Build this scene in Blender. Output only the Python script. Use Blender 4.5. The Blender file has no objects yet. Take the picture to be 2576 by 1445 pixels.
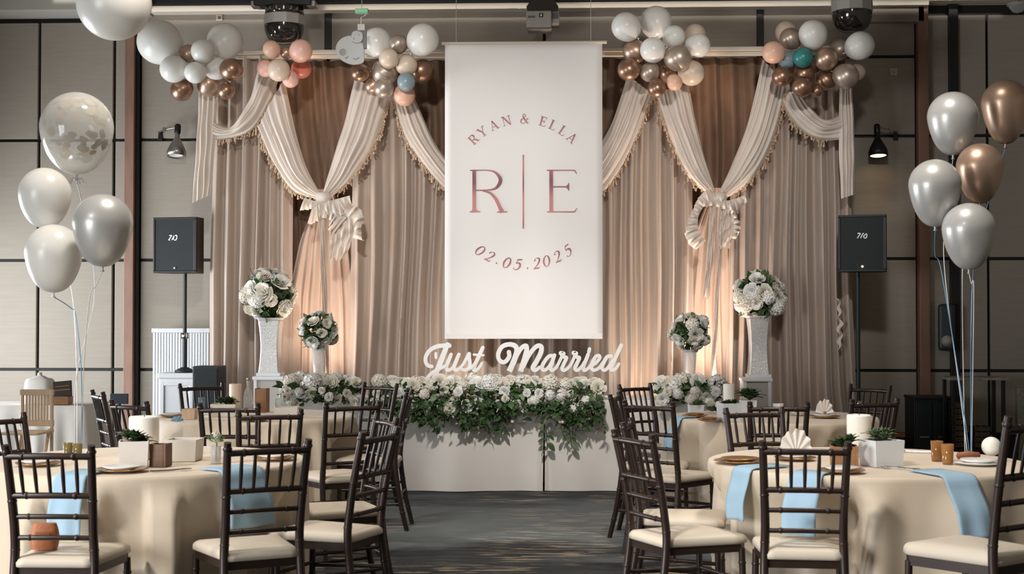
import bpy, bmesh, math, random
from mathutils import Vector, Matrix
random.seed(7)
SC = bpy.context.scene
COL = SC.collection
PI = math.pi
R = math.radians

# ------------------------------------------------------------------ camera
F = 3600.0; CX = 1288.0; CY = 722.5; W = 2576; H = 1445
YAW = R(2.3); PITCH = math.atan(77.5 / F); CH = 1.43
cd = bpy.data.cameras.new('camera'); cam = bpy.data.objects.new('camera', cd); COL.objects.link(cam)
cam.location = (0, 0, CH); cam.rotation_euler = (PI / 2 + PITCH, 0, YAW)
cd.sensor_width = 36.0; cd.lens = 36.0 * F / W
cd.clip_end = 60
cd.dof.use_dof = True; cd.dof.focus_distance = 12.3; cd.dof.aperture_fstop = 6.3
SC.camera = cam
RT = Vector((math.cos(YAW), math.sin(YAW), 0))
FW = Vector((-math.sin(YAW) * math.cos(PITCH), math.cos(YAW) * math.cos(PITCH), math.sin(PITCH)))
UP = RT.cross(FW)
CP = Vector((0, 0, CH))
def ray(px, py): return FW + RT * ((px - CX) / F) + UP * ((CY - py) / F)
def onY(px, py, Y):
    d = ray(px, py); return CP + d * (Y / d.y)
def onZ(px, py, Z):
    d = ray(px, py); return CP + d * ((Z - CH) / d.z)
def atD(px, py, D): return CP + ray(px, py) * D
def XY(px, D):
    k = (px - CX) / F * D
    return Vector((-math.sin(YAW) * D + math.cos(YAW) * k, math.cos(YAW) * D + math.sin(YAW) * k, 0))
def proj(p):
    v = Vector(p) - CP; z = v.dot(FW)
    return CX + F * v.dot(RT) / z, CY - F * v.dot(UP) / z
def depth(p): return (Vector(p) - CP).dot(FW)

# ------------------------------------------------------------------ world, lights, exposure
wd = bpy.data.worlds.new('world'); SC.world = wd; wd.use_nodes = True
bg = wd.node_tree.nodes['Background']
bg.inputs[0].default_value = (1.0, 0.93, 0.85, 1); bg.inputs[1].default_value = 0.17
SC.view_settings.view_transform = 'Standard'; SC.view_settings.look = 'None'
SC.view_settings.gamma = 1; SC.view_settings.use_curve_mapping = False
SC.view_settings.exposure = 0.0
def light(name, kind, loc, target, power, col, size=1, size_y=None, spot=60, blend=.8):
    l = bpy.data.lights.new(name, kind); l.energy = power; l.color = col
    if kind == 'AREA':
        l.size = size
        if size_y: l.shape = 'RECTANGLE'; l.size_y = size_y
    else:
        l.shadow_soft_size = size
        if kind == 'SPOT': l.spot_size = R(spot); l.spot_blend = blend
    o = bpy.data.objects.new(name, l); COL.objects.link(o)
    o.location = loc
    o.rotation_euler = (Vector(target) - Vector(loc)).to_track_quat('-Z', 'Y').to_euler()
    return o
XL, XR, YB, ZC = -6.2, 6.2, 13.7, 4.62
# added unseen strip light above the backdrop, narrow, brightening the cornice beam
cv = light('cornice_fill', 'AREA', (-.4, YB - .75, ZC - .02), (-.4, YB - .16, 4.385), 1.0, (1.0, .94, .86), 9.0, .05); cv.data.spread = R(9)
# daylight through the two windows of the left wall (both out of frame)
light('window_daylight', 'AREA', (XL - .35, 11.2, 1.2), (0, 11.2, 1.2), 330, (.90, .95, 1.0), 3.8, 1.9)
light('window_daylight', 'AREA', (XL - .35, 1.4, 1.5), (0, 3.4, 1.2), 560, (.95, .97, 1.0), 4.2, 2.4)
# added fill spots brightening the guest tables; stage spots on the head table and banner
for x in (-1.9, 1.6):
    light('table_fill_top', 'SPOT', (x, 7.6, ZC - .05), (x, 7.9, 0), 400, (1.0, .92, .83), .25, spot=88, blend=.7)
for x, tx, pw in ((-5.0, -1.9, 1450), (-1.4, 1.55, 1300)):
    light('table_fill_side', 'SPOT', (x, 3.0, ZC - .05), (tx, 6.7, .5), pw, (1.0, .95, .89), .3, spot=44, blend=1)  # unseen side fill, added to light the front cloths
for x, tx, tz, pw in ((-1.6, -1.75, 2.6, 1120), (-.3, -.25, .5, 1300), (1.4, 1.05, 2.6, 960)):
    light('stage_spot', 'SPOT', (x, 6.6, ZC - .05), (tx, 12.6, tz), pw, (1.0, .96, .92), .18, spot=42 if tz > 1 else 28, blend=1)
# warm lamps washing the backdrop from the floor behind the head table
for px, pw in ((800, 12), (1775, 18)):
    p = XY(px, 12.75)
    light('backdrop_uplight', 'SPOT', (p.x, 12.70, .12), (p.x, 13.02, 2.5), pw * 21, (1.0, .80, .66), .06, spot=52, blend=1)
for px, pw in ((1150, 3), (1610, 7)):
    p = XY(px, 12.75)
    light('backdrop_uplight', 'SPOT', (p.x, 12.70, .12), (p.x, 13.06, 2.2), pw * 16, (1.0, .76, .58), .06, spot=56, blend=1)
for px in (770, 1790):
    p = onY(px, 110, 12.9)
    light('rail_lamp', 'SPOT', (p.x, 12.8, p.z - .08), (p.x, 13.2, 3.3), 5, (1.0, .5, .2), .05, spot=120, blend=1)

# ------------------------------------------------------------------ materials
def lin(c): return tuple((v / 255 / 12.92 if v / 255 <= .04045 else ((v / 255 + .055) / 1.055) ** 2.4) for v in c)
def mat(name, col, rough=.5, metal=0, spec=.5, vary=0, vscale=8, bump=0, bscale=150, stretch=(1, 1, 1), sheen=0, alpha=1,
        trans=0, coat=0, emit=0, transl=0):
    m = bpy.data.materials.new(name); m.use_nodes = True
    nt = m.node_tree; b = nt.nodes['Principled BSDF']; L = nt.links
    c = lin(col) + (1,)
    b.inputs['Base Color'].default_value = c
    b.inputs['Roughness'].default_value = rough; b.inputs['Metallic'].default_value = metal
    b.inputs['Specular IOR Level'].default_value = spec
    if sheen: b.inputs['Sheen Weight'].default_value = sheen; b.inputs['Sheen Roughness'].default_value = .4
    if alpha < 1: b.inputs['Alpha'].default_value = alpha
    if trans: b.inputs['Transmission Weight'].default_value = trans
    if coat: b.inputs['Coat Weight'].default_value = coat; b.inputs['Coat Roughness'].default_value = .08
    if emit: b.inputs['Emission Color'].default_value = c; b.inputs['Emission Strength'].default_value = emit
    if vary or bump:
        tc = nt.nodes.new('ShaderNodeTexCoord'); mp = nt.nodes.new('ShaderNodeMapping'); L.new(tc.outputs['Object'], mp.inputs[0])
        mp.inputs['Scale'].default_value = stretch
    if vary:
        n = nt.nodes.new('ShaderNodeTexNoise'); n.inputs['Scale'].default_value = vscale; n.inputs['Detail'].default_value = 5
        L.new(mp.outputs[0], n.inputs['Vector'])
        r = nt.nodes.new('ShaderNodeMapRange'); r.inputs[3].default_value = 1 - vary; r.inputs[4].default_value = 1 + vary
        r.inputs[1].default_value = .25; r.inputs[2].default_value = .75
        L.new(n.outputs[0], r.inputs[0])
        mx = nt.nodes.new('ShaderNodeVectorMath'); mx.operation = 'MULTIPLY'; mx.inputs[0].default_value = c[:3]
        L.new(r.outputs[0], mx.inputs[1]); L.new(mx.outputs[0], b.inputs['Base Color'])
    if bump:
        n2 = nt.nodes.new('ShaderNodeTexNoise'); n2.inputs['Scale'].default_value = bscale; n2.inputs['Detail'].default_value = 3
        L.new(mp.outputs[0], n2.inputs['Vector'])
        bp = nt.nodes.new('ShaderNodeBump'); bp.inputs['Strength'].default_value = bump; bp.inputs['Distance'].default_value = .01
        L.new(n2.outputs[0], bp.inputs['Height']); L.new(bp.outputs[0], b.inputs['Normal'])
    if transl:
        out = nt.nodes['Material Output']; t = nt.nodes.new('ShaderNodeBsdfTranslucent'); t.inputs[0].default_value = c
        ms = nt.nodes.new('ShaderNodeMixShader'); ms.inputs[0].default_value = transl
        L.new(b.outputs[0], ms.inputs[1]); L.new(t.outputs[0], ms.inputs[2]); L.new(ms.outputs[0], out.inputs[0])
    return m
M = {}
M['wall'] = mat('wall_fabric', (164, 155, 143), .85, spec=.2, vary=.05, vscale=3, bump=.25, bscale=60, stretch=(1, 1, 14))
M['groove'] = mat('groove_black', (26, 28, 28), .6)
M['beam'] = mat('beam_cream', (236, 224, 208), .7)
M['soffit'] = mat('soffit_grey', (190, 186, 178), .8)
M['ceil'] = mat('ceiling_paint', (150, 142, 130), .9)
M['wood'] = mat('trim_wood', (140, 106, 88), .5, vary=.2, vscale=5, stretch=(3, 3, .6))
M['darkwood'] = mat('dark_plinth', (36, 32, 30), .55)
M['woodcap'] = mat('amber_wood', (190, 120, 66), .5, vary=.15)
M['taupe'] = mat('taupe_velvet', (184, 167, 153), .55, spec=.4, vary=.10, vscale=3, sheen=.35, bump=.12, bscale=40, stretch=(2, 2, .4))
M['brown'] = mat('brown_pleats', (120, 96, 78), .6, spec=.35, vary=.12, vscale=6, sheen=.2)
M['peach'] = mat('peach_sheer', (234, 208, 190), .6, vary=.05, vscale=4, transl=.25)
M['cream'] = mat('cream_satin', (230, 218, 206), .5, spec=.4, vary=.04, vscale=5, sheen=.3, bump=.1, bscale=60, transl=.15)
M['fringe'] = mat('bead_fringe', (196, 168, 138), .35, spec=.7, vary=.3, vscale=60)
M['banner'] = mat('banner_cloth', (236, 232, 228), .8, spec=.2, bump=.05, bscale=300)
M['rail'] = mat('rail_white', (206, 194, 178), .5)
M['cloth_w'] = mat('white_linen', (228, 222, 214), .8, spec=.2, vary=.03, vscale=5, bump=.08, bscale=200)
M['cloth_c'] = mat('champagne_satin', (216, 200, 178), .55, spec=.35, vary=.03, vscale=5, sheen=.2)
M['seat'] = mat('ivory_vinyl', (212, 200, 182), .5, spec=.4, vary=.02)
M['chair'] = mat('walnut_lacquer', (46, 32, 26), .36, spec=.45, vary=.25, vscale=18, stretch=(1, 1, .3), coat=.08)
M['bw'] = mat('balloon_white', (238, 236, 230), .30, spec=.5, transl=.12)
M['bpearl'] = mat('balloon_pearl', (182, 182, 179), .34, metal=.25, coat=.4)
M['bgold'] = mat('balloon_rose_gold', (190, 160, 138), .36, metal=.7, coat=.3)
M['bcopper'] = mat('balloon_copper', (158, 124, 102), .34, metal=.75, coat=.3)
M['btaupe'] = mat('balloon_chrome_taupe', (186, 170, 154), .36, metal=.6, coat=.3)
M['bbeige'] = mat('balloon_beige', (222, 202, 182), .34, transl=.1)
M['bpeach'] = mat('balloon_peach', (234, 190, 164), .36, transl=.15)
M['bpink'] = mat('balloon_blush', (236, 190, 174), .36, transl=.15)
M['bcoral'] = mat('balloon_coral', (224, 132, 108), .32, transl=.2)
M['bblue'] = mat('balloon_dusty_blue', (146, 164, 172), .32, transl=.15)
M['bteal'] = mat('balloon_teal', (58, 134, 130), .3, transl=.1)
M['ribbon'] = mat('curling_ribbon', (226, 226, 230), .25, spec=.7)
M['ribbonb'] = mat('curling_ribbon_blue', (110, 168, 200), .25, spec=.7)
M['black'] = mat('black_plastic', (22, 26, 27), .45)
M['grille'] = mat('speaker_grille', (24, 30, 31), .7, bump=.3, bscale=400)
M['spside'] = mat('speaker_side', (72, 56, 46), .5)
M['metal'] = mat('brushed_metal', (176, 172, 166), .3, metal=.9)
M['chrome'] = mat('chrome', (210, 208, 204), .12, metal=1)
M['whitepaint'] = mat('white_paint', (222, 224, 226), .45)
M['greyplastic'] = mat('grey_plastic', (176, 172, 166), .45)
M['smoke'] = mat('smoked_dome', (40, 36, 32), .08, spec=.8, coat=.6)
M['lampin'] = mat('lamp_glow', (255, 214, 150), .5, emit=6)
M['lampoff'] = mat('lamp_white_inner', (236, 230, 220), .5)
M['petal'] = mat('ivory_petal', (240, 234, 221), .6, spec=.3, vary=.05, vscale=20, transl=.15)
M['petalw'] = mat('white_petal', (244, 242, 236), .6, spec=.3, transl=.15)
M['petalp'] = mat('blush_petal', (232, 206, 186), .6, spec=.3, transl=.15)
M['leaf'] = mat('leaf_green', (70, 94, 56), .5, spec=.4, vary=.35, vscale=9)
M['leafl'] = mat('leaf_sage', (112, 132, 96), .55, vary=.3, vscale=9)
M['stem'] = mat('stem_green', (74, 92, 58), .6)
M['mirrorvase'] = mat('pearl_glitter', (206, 204, 202), .28, metal=.35, vary=.14, vscale=70, bump=.4, bscale=90)
def clear(name, col, lo, hi, rough=.06):
    m = bpy.data.materials.new(name); m.use_nodes = True; nt = m.node_tree; b = nt.nodes['Principled BSDF']; out = nt.nodes['Material Output']
    b.inputs['Base Color'].default_value = lin(col) + (1,); b.inputs['Roughness'].default_value = rough; b.inputs['Specular IOR Level'].default_value = .8
    tr = nt.nodes.new('ShaderNodeBsdfTransparent'); mx = nt.nodes.new('ShaderNodeMixShader')
    lw = nt.nodes.new('ShaderNodeLayerWeight'); lw.inputs[0].default_value = .35
    mr = nt.nodes.new('ShaderNodeMapRange'); mr.inputs[3].default_value = lo; mr.inputs[4].default_value = hi; nt.links.new(lw.outputs['Facing'], mr.inputs[0])
    nt.links.new(mr.outputs[0], mx.inputs[0]); nt.links.new(tr.outputs[0], mx.inputs[1]); nt.links.new(b.outputs[0], mx.inputs[2]); nt.links.new(mx.outputs[0], out.inputs[0])
    return m
M['glass'] = clear('clear_glass', (226, 230, 230), .22, .8)
M['amberglass'] = mat('amber_glass', (196, 140, 84), .1, trans=.45)
M['oliveglass'] = mat('olive_glass', (150, 132, 84), .1, trans=.45)
M['blueglass'] = mat('blue_glass', (150, 172, 186), .1, trans=.6)
M['candle'] = mat('candle_wax', (236, 232, 222), .5, spec=.35)
M['wick'] = mat('wick', (40, 34, 30), .9)
M['candlep'] = mat('candle_blush', (232, 208, 184), .5)
M['box'] = mat('honey_wood', (150, 108, 72), .55, vary=.2, vscale=14, stretch=(1, 1, 4))
M['boxd'] = mat('brown_wood', (104, 74, 54), .55, vary=.2, vscale=14, stretch=(1, 1, 4))
M['natural'] = mat('pale_beech', (204, 176, 144), .55, vary=.1, vscale=10, stretch=(4, 4, .6))
M['choc'] = mat('chocolate_card', (52, 42, 34), .6, vary=.2)
M['terra'] = mat('terracotta_leather', (176, 108, 68), .55, vary=.12, bump=.2, bscale=60)
M['napkin'] = mat('pale_blue_linen', (160, 190, 210), .75, spec=.2, vary=.04)
M['charger'] = mat('gold_charger', (172, 134, 92), .3, metal=.6)
M['plate'] = mat('white_china', (232, 230, 226), .2, spec=.6)
M['bread'] = mat('bread_crust', (150, 92, 62), .6, vary=.2)
M['silver'] = mat('cutlery_steel', (196, 194, 190), .15, metal=1)
M['green_clip'] = mat('green_plastic', (120, 186, 140), .4)
M['heart'] = mat('silver_foil', (134, 134, 132), .45, metal=.3)
M['heartd'] = mat('engraved_line', (110, 108, 106), .6)
M['signw'] = mat('sign_white', (238, 236, 232), .5)
M['ink'] = None
M['white_ink'] = mat('speaker_lettering', (236, 236, 232), .5)
M['darkgreen'] = mat('dark_green_black', (26, 38, 38), .5)
M['navy'] = mat('navy_card', (40, 48, 62), .6)
M['crate'] = mat('woven_crate', (98, 86, 74), .7, vary=.35, vscale=60)
M['wallspk'] = mat('slate_plastic', (46, 54, 58), .4)
M['greyscratch'] = mat('worn_grey_wood', (140, 134, 124), .5, vary=.35, vscale=30)

def ink():
    m = bpy.data.materials.new('rose_gold_print'); m.use_nodes = True; nt = m.node_tree; b = nt.nodes['Principled BSDF']
    tc = nt.nodes.new('ShaderNodeTexCoord'); n = nt.nodes.new('ShaderNodeTexNoise'); n.inputs['Scale'].default_value = 3.2
    n.inputs['Detail'].default_value = 0
    nt.links.new(tc.outputs['Object'], n.inputs['Vector'])
    r = nt.nodes.new('ShaderNodeValToRGB'); r.color_ramp.elements[0].position = .40; r.color_ramp.elements[1].position = .60
    r.color_ramp.elements[0].color = lin((124, 66, 78)) + (1,); r.color_ramp.elements[1].color = lin((196, 128, 122)) + (1,)
    nt.links.new(n.outputs[0], r.inputs[0]); nt.links.new(r.outputs[0], b.inputs['Base Color'])
    b.inputs['Roughness'].default_value = .5
    return m
M['ink'] = ink()

def carpet():
    m = bpy.data.materials.new('streaked_carpet'); m.use_nodes = True; nt = m.node_tree; b = nt.nodes['Principled BSDF']; L = nt.links
    tc = nt.nodes.new('ShaderNodeTexCoord')
    def noise(sc, stretch, det=4, off=0):
        mp = nt.nodes.new('ShaderNodeMapping'); mp.inputs['Scale'].default_value = stretch; mp.inputs['Location'].default_value = (off, off, 0)
        L.new(tc.outputs['Object'], mp.inputs[0])
        n = nt.nodes.new('ShaderNodeTexNoise'); n.inputs['Scale'].default_value = sc; n.inputs['Detail'].default_value = det
        L.new(mp.outputs[0], n.inputs['Vector']); return n.outputs[0]
    def ramp(src, p0, p1, c0=(0, 0, 0, 1), c1=(1, 1, 1, 1)):
        r = nt.nodes.new('ShaderNodeValToRGB'); r.color_ramp.elements[0].position = p0; r.color_ramp.elements[1].position = p1
        r.color_ramp.elements[0].color = c0; r.color_ramp.elements[1].color = c1
        L.new(src, r.inputs[0]); return r.outputs[0]
    def mixc(fac, a, c):
        x = nt.nodes.new('ShaderNodeMix'); x.data_type = 'RGBA'
        L.new(fac, x.inputs[0])
        if isinstance(a, tuple): x.inputs[6].default_value = a
        else: L.new(a, x.inputs[6])
        if isinstance(c, tuple): x.inputs[7].default_value = c
        else: L.new(c, x.inputs[7])
        return x.outputs[2]
    streak = ramp(noise(2.2, (.8, 9, 1), 8), .36, .66, lin((9, 10, 12)) + (1,), lin((40, 45, 49)) + (1,))
    fine = ramp(noise(6, (.6, 14, 1), 6, 4), .54, .64)
    c1 = mixc(fine, streak, lin((66, 68, 68)) + (1,))
    gold = ramp(noise(3.4, (1.0, 5.5, 1), 7, 9), .545, .575)
    patch = ramp(noise(1.3, (1, 1, 1), 2, 2), .44, .53)
    mul = nt.nodes.new('ShaderNodeMath'); mul.operation = 'MULTIPLY'; L.new(gold, mul.inputs[0]); L.new(patch, mul.inputs[1])
    c2 = mixc(mul.outputs[0], c1, lin((128, 114, 94)) + (1,))
    # glare on the far floor, painted into the colour as lighter wavy bands
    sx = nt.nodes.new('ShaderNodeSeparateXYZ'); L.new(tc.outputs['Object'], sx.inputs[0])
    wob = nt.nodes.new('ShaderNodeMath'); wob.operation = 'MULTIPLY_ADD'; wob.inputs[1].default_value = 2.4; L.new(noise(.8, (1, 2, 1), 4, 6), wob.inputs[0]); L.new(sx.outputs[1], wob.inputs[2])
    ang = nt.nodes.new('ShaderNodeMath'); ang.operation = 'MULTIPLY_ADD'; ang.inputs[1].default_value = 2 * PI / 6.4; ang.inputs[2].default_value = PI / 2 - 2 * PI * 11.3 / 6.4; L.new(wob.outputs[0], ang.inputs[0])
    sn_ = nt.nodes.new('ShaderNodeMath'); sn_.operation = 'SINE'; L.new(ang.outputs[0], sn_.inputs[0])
    glare_mask = ramp(sn_.outputs[0], .15, .75)
    c3 = nt.nodes.new('ShaderNodeMix'); c3.data_type = 'RGBA'; c3.blend_type = 'ADD'; L.new(glare_mask, c3.inputs[0]); L.new(c2, c3.inputs[6]); c3.inputs[7].default_value = lin((108, 115, 118)) + (1,)
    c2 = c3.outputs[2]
    L.new(c2, b.inputs['Base Color']); b.inputs['Roughness'].default_value = .6; b.inputs['Specular IOR Level'].default_value = .25
    bp = nt.nodes.new('ShaderNodeBump'); bp.inputs['Strength'].default_value = .4; bp.inputs['Distance'].default_value = .01
    L.new(noise(90, (1, 2, 1), 2), bp.inputs['Height']); L.new(bp.outputs[0], b.inputs['Normal'])
    return m
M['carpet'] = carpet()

# ------------------------------------------------------------------ mesh helpers
class MB:
    def __init__(s): s.v = []; s.f = []; s.sm = []
    def quadgrid(s, rows, closed=False, smooth=True):
        """rows: list of equal-length point rows"""
        b = len(s.v); n = len(rows[0])
        for r in rows: s.v.extend([tuple(p) for p in r])
        for i in range(len(rows) - 1):
            for j in range(n if closed else n - 1):
                k = (j + 1) % n
                s.f.append((b + i * n + j, b + i * n + k, b + (i + 1) * n + k, b + (i + 1) * n + j)); s.sm.append(smooth)
        return b
    def poly(s, pts, smooth=False):
        b = len(s.v); s.v.extend([tuple(p) for p in pts]); s.f.append(tuple(range(b, b + len(pts)))); s.sm.append(smooth)
    def box(s, c, d, rot=0, bev=0):
        x, y, z = c; a, b_, h = d[0] / 2, d[1] / 2, d[2] / 2
        cr, sr = math.cos(rot), math.sin(rot)
        def T(p): return (x + p[0] * cr - p[1] * sr, y + p[0] * sr + p[1] * cr, z + p[2])
        if bev <= 0:
            P = [T((i * a, j * b_, k * h)) for k in (-1, 1) for j in (-1, 1) for i in (-1, 1)]
            o = len(s.v); s.v += P
            for q in ((0, 2, 3, 1), (4, 5, 7, 6), (0, 1, 5, 4), (2, 6, 7, 3), (0, 4, 6, 2), (1, 3, 7, 5)):
                s.f.append(tuple(o + i for i in q)); s.sm.append(False)
        else:
            bm = bmesh.new(); bmesh.ops.create_cube(bm, size=1)
            for v in bm.verts: v.co = Vector((v.co.x * d[0], v.co.y * d[1], v.co.z * d[2]))
            bmesh.ops.bevel(bm, geom=list(bm.edges), offset=bev, segments=2, affect='EDGES', profile=.5)
            bm.verts.index_update(); o = len(s.v)
            for v in bm.verts: s.v.append(T(v.co))
            for f in bm.faces: s.f.append(tuple(o + v.index for v in f.verts)); s.sm.append(False)
            bm.free()
        return s
    def box2(s, lo, hi, bev=0):
        return s.box(tuple((lo[i] + hi[i]) / 2 for i in range(3)), tuple(abs(hi[i] - lo[i]) for i in range(3)), 0, bev)
    def tube(s, pts, rad, n=8, caps=True, smooth=True):
        pts = [Vector(p) for p in pts]; m = len(pts)
        if not isinstance(rad, (list, tuple)): rad = [rad] * m
        rows = []; ref = None
        for i, p in enumerate(pts):
            t = (pts[min(i + 1, m - 1)] - pts[max(i - 1, 0)]).normalized()
            if ref is None:
                ref = t.cross(Vector((0, 0, 1)))
                if ref.length < .2: ref = t.cross(Vector((1, 0, 0)))
            u = (ref - t * ref.dot(t)).normalized(); ref = u; w = t.cross(u)
            rows.append([p + (u * math.cos(2 * PI * k / n) + w * math.sin(2 * PI * k / n)) * rad[i] for k in range(n)])
        s.quadgrid(rows, True, smooth)
        if caps: s.poly(list(reversed(rows[0]))); s.poly(rows[-1])
        return s
    def lathe(s, prof, n=24, c=(0, 0, 0), smooth=True, sx=1, sy=1):
        rows = []
        for r, z in prof:
            rows.append([(c[0] + r * sx * math.cos(2 * PI * k / n), c[1] + r * sy * math.sin(2 * PI * k / n), c[2] + z) for k in range(n)])
        s.quadgrid(rows, True, smooth); return s
    def mesh(s, name, m):
        me = bpy.data.meshes.new(name); me.from_pydata(s.v, [], s.f); me.update()
        me.polygons.foreach_set('use_smooth', s.sm)
        if isinstance(m, str): m = M[m]
        me.materials.append(m); return me
    def build(s, name, m, parent=None, loc=None):
        return link(name, s.mesh(name, m), parent, loc)
def link(name, me, parent=None, loc=None):
    o = bpy.data.objects.new(name, me); COL.objects.link(o)
    if parent is not None: o.parent = parent
    if loc is not None: o.location = loc
    return o
def tag(o, label=None, cat=None, group=None, kind=None):
    if label: o['label'] = label
    if cat: o['category'] = cat
    if group: o['group'] = group
    if kind: o['kind'] = kind
    return o
def thing(name, loc, label, cat, group=None, rz=0):
    o = bpy.data.objects.new(name, None); COL.objects.link(o); o.location = loc; o.rotation_euler = (0, 0, rz)
    o.empty_display_size = .1
    return tag(o, label, cat, group)
def copy_tree(o, parent=None):
    c = o.copy(); COL.objects.link(c)
    if parent is not None: c.parent = parent
    for ch in o.children: copy_tree(ch, c)
    return c
def cr(pts, n=6):
    """Catmull-Rom through tuples of any dimension"""
    P = [tuple(p) for p in pts]; P = [P[0]] + P + [P[-1]]; out = []
    for i in range(1, len(P) - 2):
        for k in range(n):
            t = k / n; t2 = t * t; t3 = t2 * t
            out.append(tuple(.5 * ((2 * b) + (-a + c) * t + (2 * a - 5 * b + 4 * c - d) * t2 + (-a + 3 * b - 3 * c + d) * t3)
                             for a, b, c, d in zip(P[i - 1], P[i], P[i + 1], P[i + 2])))
    out.append(P[-2]); return out
def resample(pts, n):
    pts = [Vector(p) for p in pts]; L = [0]
    for a, b in zip(pts, pts[1:]): L.append(L[-1] + (b - a).length)
    out = []; j = 0
    for i in range(n):
        d = L[-1] * i / (n - 1)
        while j < len(L) - 2 and L[j + 1] < d: j += 1
        t = (d - L[j]) / max(1e-9, L[j + 1] - L[j]); out.append(pts[j].lerp(pts[j + 1], min(1, max(0, t))))
    return out
def lerp(a, b, t): return a + (b - a) * t
def interp(x, tab):
    if x <= tab[0][0]: return tab[0][1]
    for (a, b), (c, d) in zip(tab, tab[1:]):
        if x <= c: return lerp(b, d, (x - a) / (c - a))
    return tab[-1][1]
def clean_lathe(prof, n=24): return MB().lathe(prof, n)
# ------------------------------------------------------------------ room shell
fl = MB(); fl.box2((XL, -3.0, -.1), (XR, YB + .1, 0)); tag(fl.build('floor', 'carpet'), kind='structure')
c_ = MB(); c_.box2((XL, -3.0, ZC), (XR, YB + .2, ZC + .1)); tag(c_.build('ceiling', 'ceil'), kind='structure')
wb = MB(); wb.box2((XL, YB + .03, 0), (XR, YB + .2, ZC)); wall_back = tag(wb.build('wall_back', 'groove'), kind='structure')
def wx(px): return onY(px, 500, YB).x
def wz(py, px=1288): return onY(px, py, YB).z
g = .014
rowz = [wz(353, 200), wz(655, 200), wz(930, 200)]
ztopL = wz(54, 200); zbase = wz(1092, 2240)
def panel(x0, x1, z0, z1):
    m = MB(); m.box2((x0 + g, YB - .012, z0 + g), (x1 - g, YB + .03, z1 - g), .006); return m.build('wall_panel', 'wall', wall_back)
cols = [(XL, wx(98), 0), (wx(98), wx(287), 0), (wx(287), wx(330), 0), (wx(352), wx(824), 1), (wx(826), wx(1370), 1), (wx(1370), wx(1912), 1),
        (wx(1914), wx(2306), 2), (wx(2332), wx(2398), 0), (wx(2398), wx(2485), 0), (wx(2485), XR, 0)]
for x0, x1, k in cols:
    zs = [zbase, rowz[2], rowz[1], rowz[0]] + ([ztopL] if k == 0 else [wz(143, 2240), wz(20)] if k == 2 else [wz(20)])
    for a, b in zip(zs, zs[1:]): panel(x0, x1, a, b)
bb = MB(); bb.box2((XL, YB - .02, 0), (XR, YB + .03, zbase - .03)); tag(bb.build('baseboard_back', 'darkwood'), kind='structure')
cap = MB(); cap.box2((wx(2170), YB - .06, zbase - .03), (wx(2306), YB + .03, zbase + .012), .004); tag(cap.build('trim_1', 'woodcap'), kind='structure')
def post(name, x0, x1, m, y0=YB - .1):
    t = MB(); t.box2((x0, y0, 0), (x1, YB + .03, ZC - .1), .006); tag(t.build(name, m), kind='structure')
post('trim_2', wx(320), wx(344), 'wood'); post('trim_3', wx(344), wx(353), 'groove', YB - .05)
post('trim_4', wx(2306), wx(2332), 'wood'); post('trim_5', wx(2386), wx(2410), 'groove', YB - .05)
# slots above the backdrop
for i, px in enumerate((825, 1913)):
    t = MB(); z0 = wz(150, px); t.box2((wx(px - 9), YB - .03, z0), (wx(px + 9), YB + .03, wz(22, px)), .004)
    tag(t.build('trim_%d' % (6 + i), 'groove'), kind='structure')
# cornice beam, recess over it, bulkheads
t = MB(); zb0, zb1 = onY(1288, 22, YB - .16).z, onY(1288, 6, YB - .16).z; t.box2((wx(384), YB - .16, zb0), (wx(2330), YB + .03, zb1), .008); tag(t.build('trim_8', 'beam'), kind='structure')
t = MB(); t.box2((XL, YB - .18, zb1 + .002), (XR, YB + .03, ZC)); tag(t.build('trim_9', 'groove'), kind='structure')
t = MB(); t.box2((XL, YB - .35, wz(46, 150)), (wx(383), YB + .03, ZC), .01); tag(t.build('trim_10', 'soffit'), kind='structure')
t = MB(); t.box2((wx(2178), YB - .1, wz(60, 2250)), (wx(2322), YB + .03, wz(16, 2250)), .006); tag(t.build('trim_11', 'wall'), kind='structure')
t = MB(); t.box2((wx(2330), YB - .2, wz(12, 2450)), (XR, YB + .03, wz(0, 2450)), .006); tag(t.build('trim_12', 'beam'), kind='structure')
# side walls; the left one has two window openings
wl = MB()
wy = [(-3, -.8), (3.6, 9.2), (13.2, YB + .2)]
for a, b in wy: wl.box2((XL - .2, a, 0), (XL, b, ZC))
for a, b, zt in ((-.8, 3.6, 2.8), (9.2, 13.2, 2.2)):
    wl.box2((XL - .2, a, 0), (XL, b, .25)); wl.box2((XL - .2, a, zt), (XL, b, ZC))
tag(wl.build('wall_left', 'wall'), kind='structure')
for i, (a, b, zt) in enumerate(((-.8, 3.6, 2.8), (9.2, 13.2, 2.2))):
    w_ = MB()
    for k in range(4):
        y = lerp(a + .03, b - .03, k / 3); w_.box2((XL - .14, y - .03, .25), (XL - .06, y + .03, zt))
    w_.box2((XL - .14, a, .25), (XL - .06, b, .31)); w_.box2((XL - .14, a, zt - .06), (XL - .06, b, zt))
    tag(w_.build('window_%d' % (i + 1), 'groove'), kind='structure')
wr = MB(); wr.box2((XR, -3, 0), (XR + .2, YB + .2, ZC)); tag(wr.build('wall_right', 'wall'), kind='structure')

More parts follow.
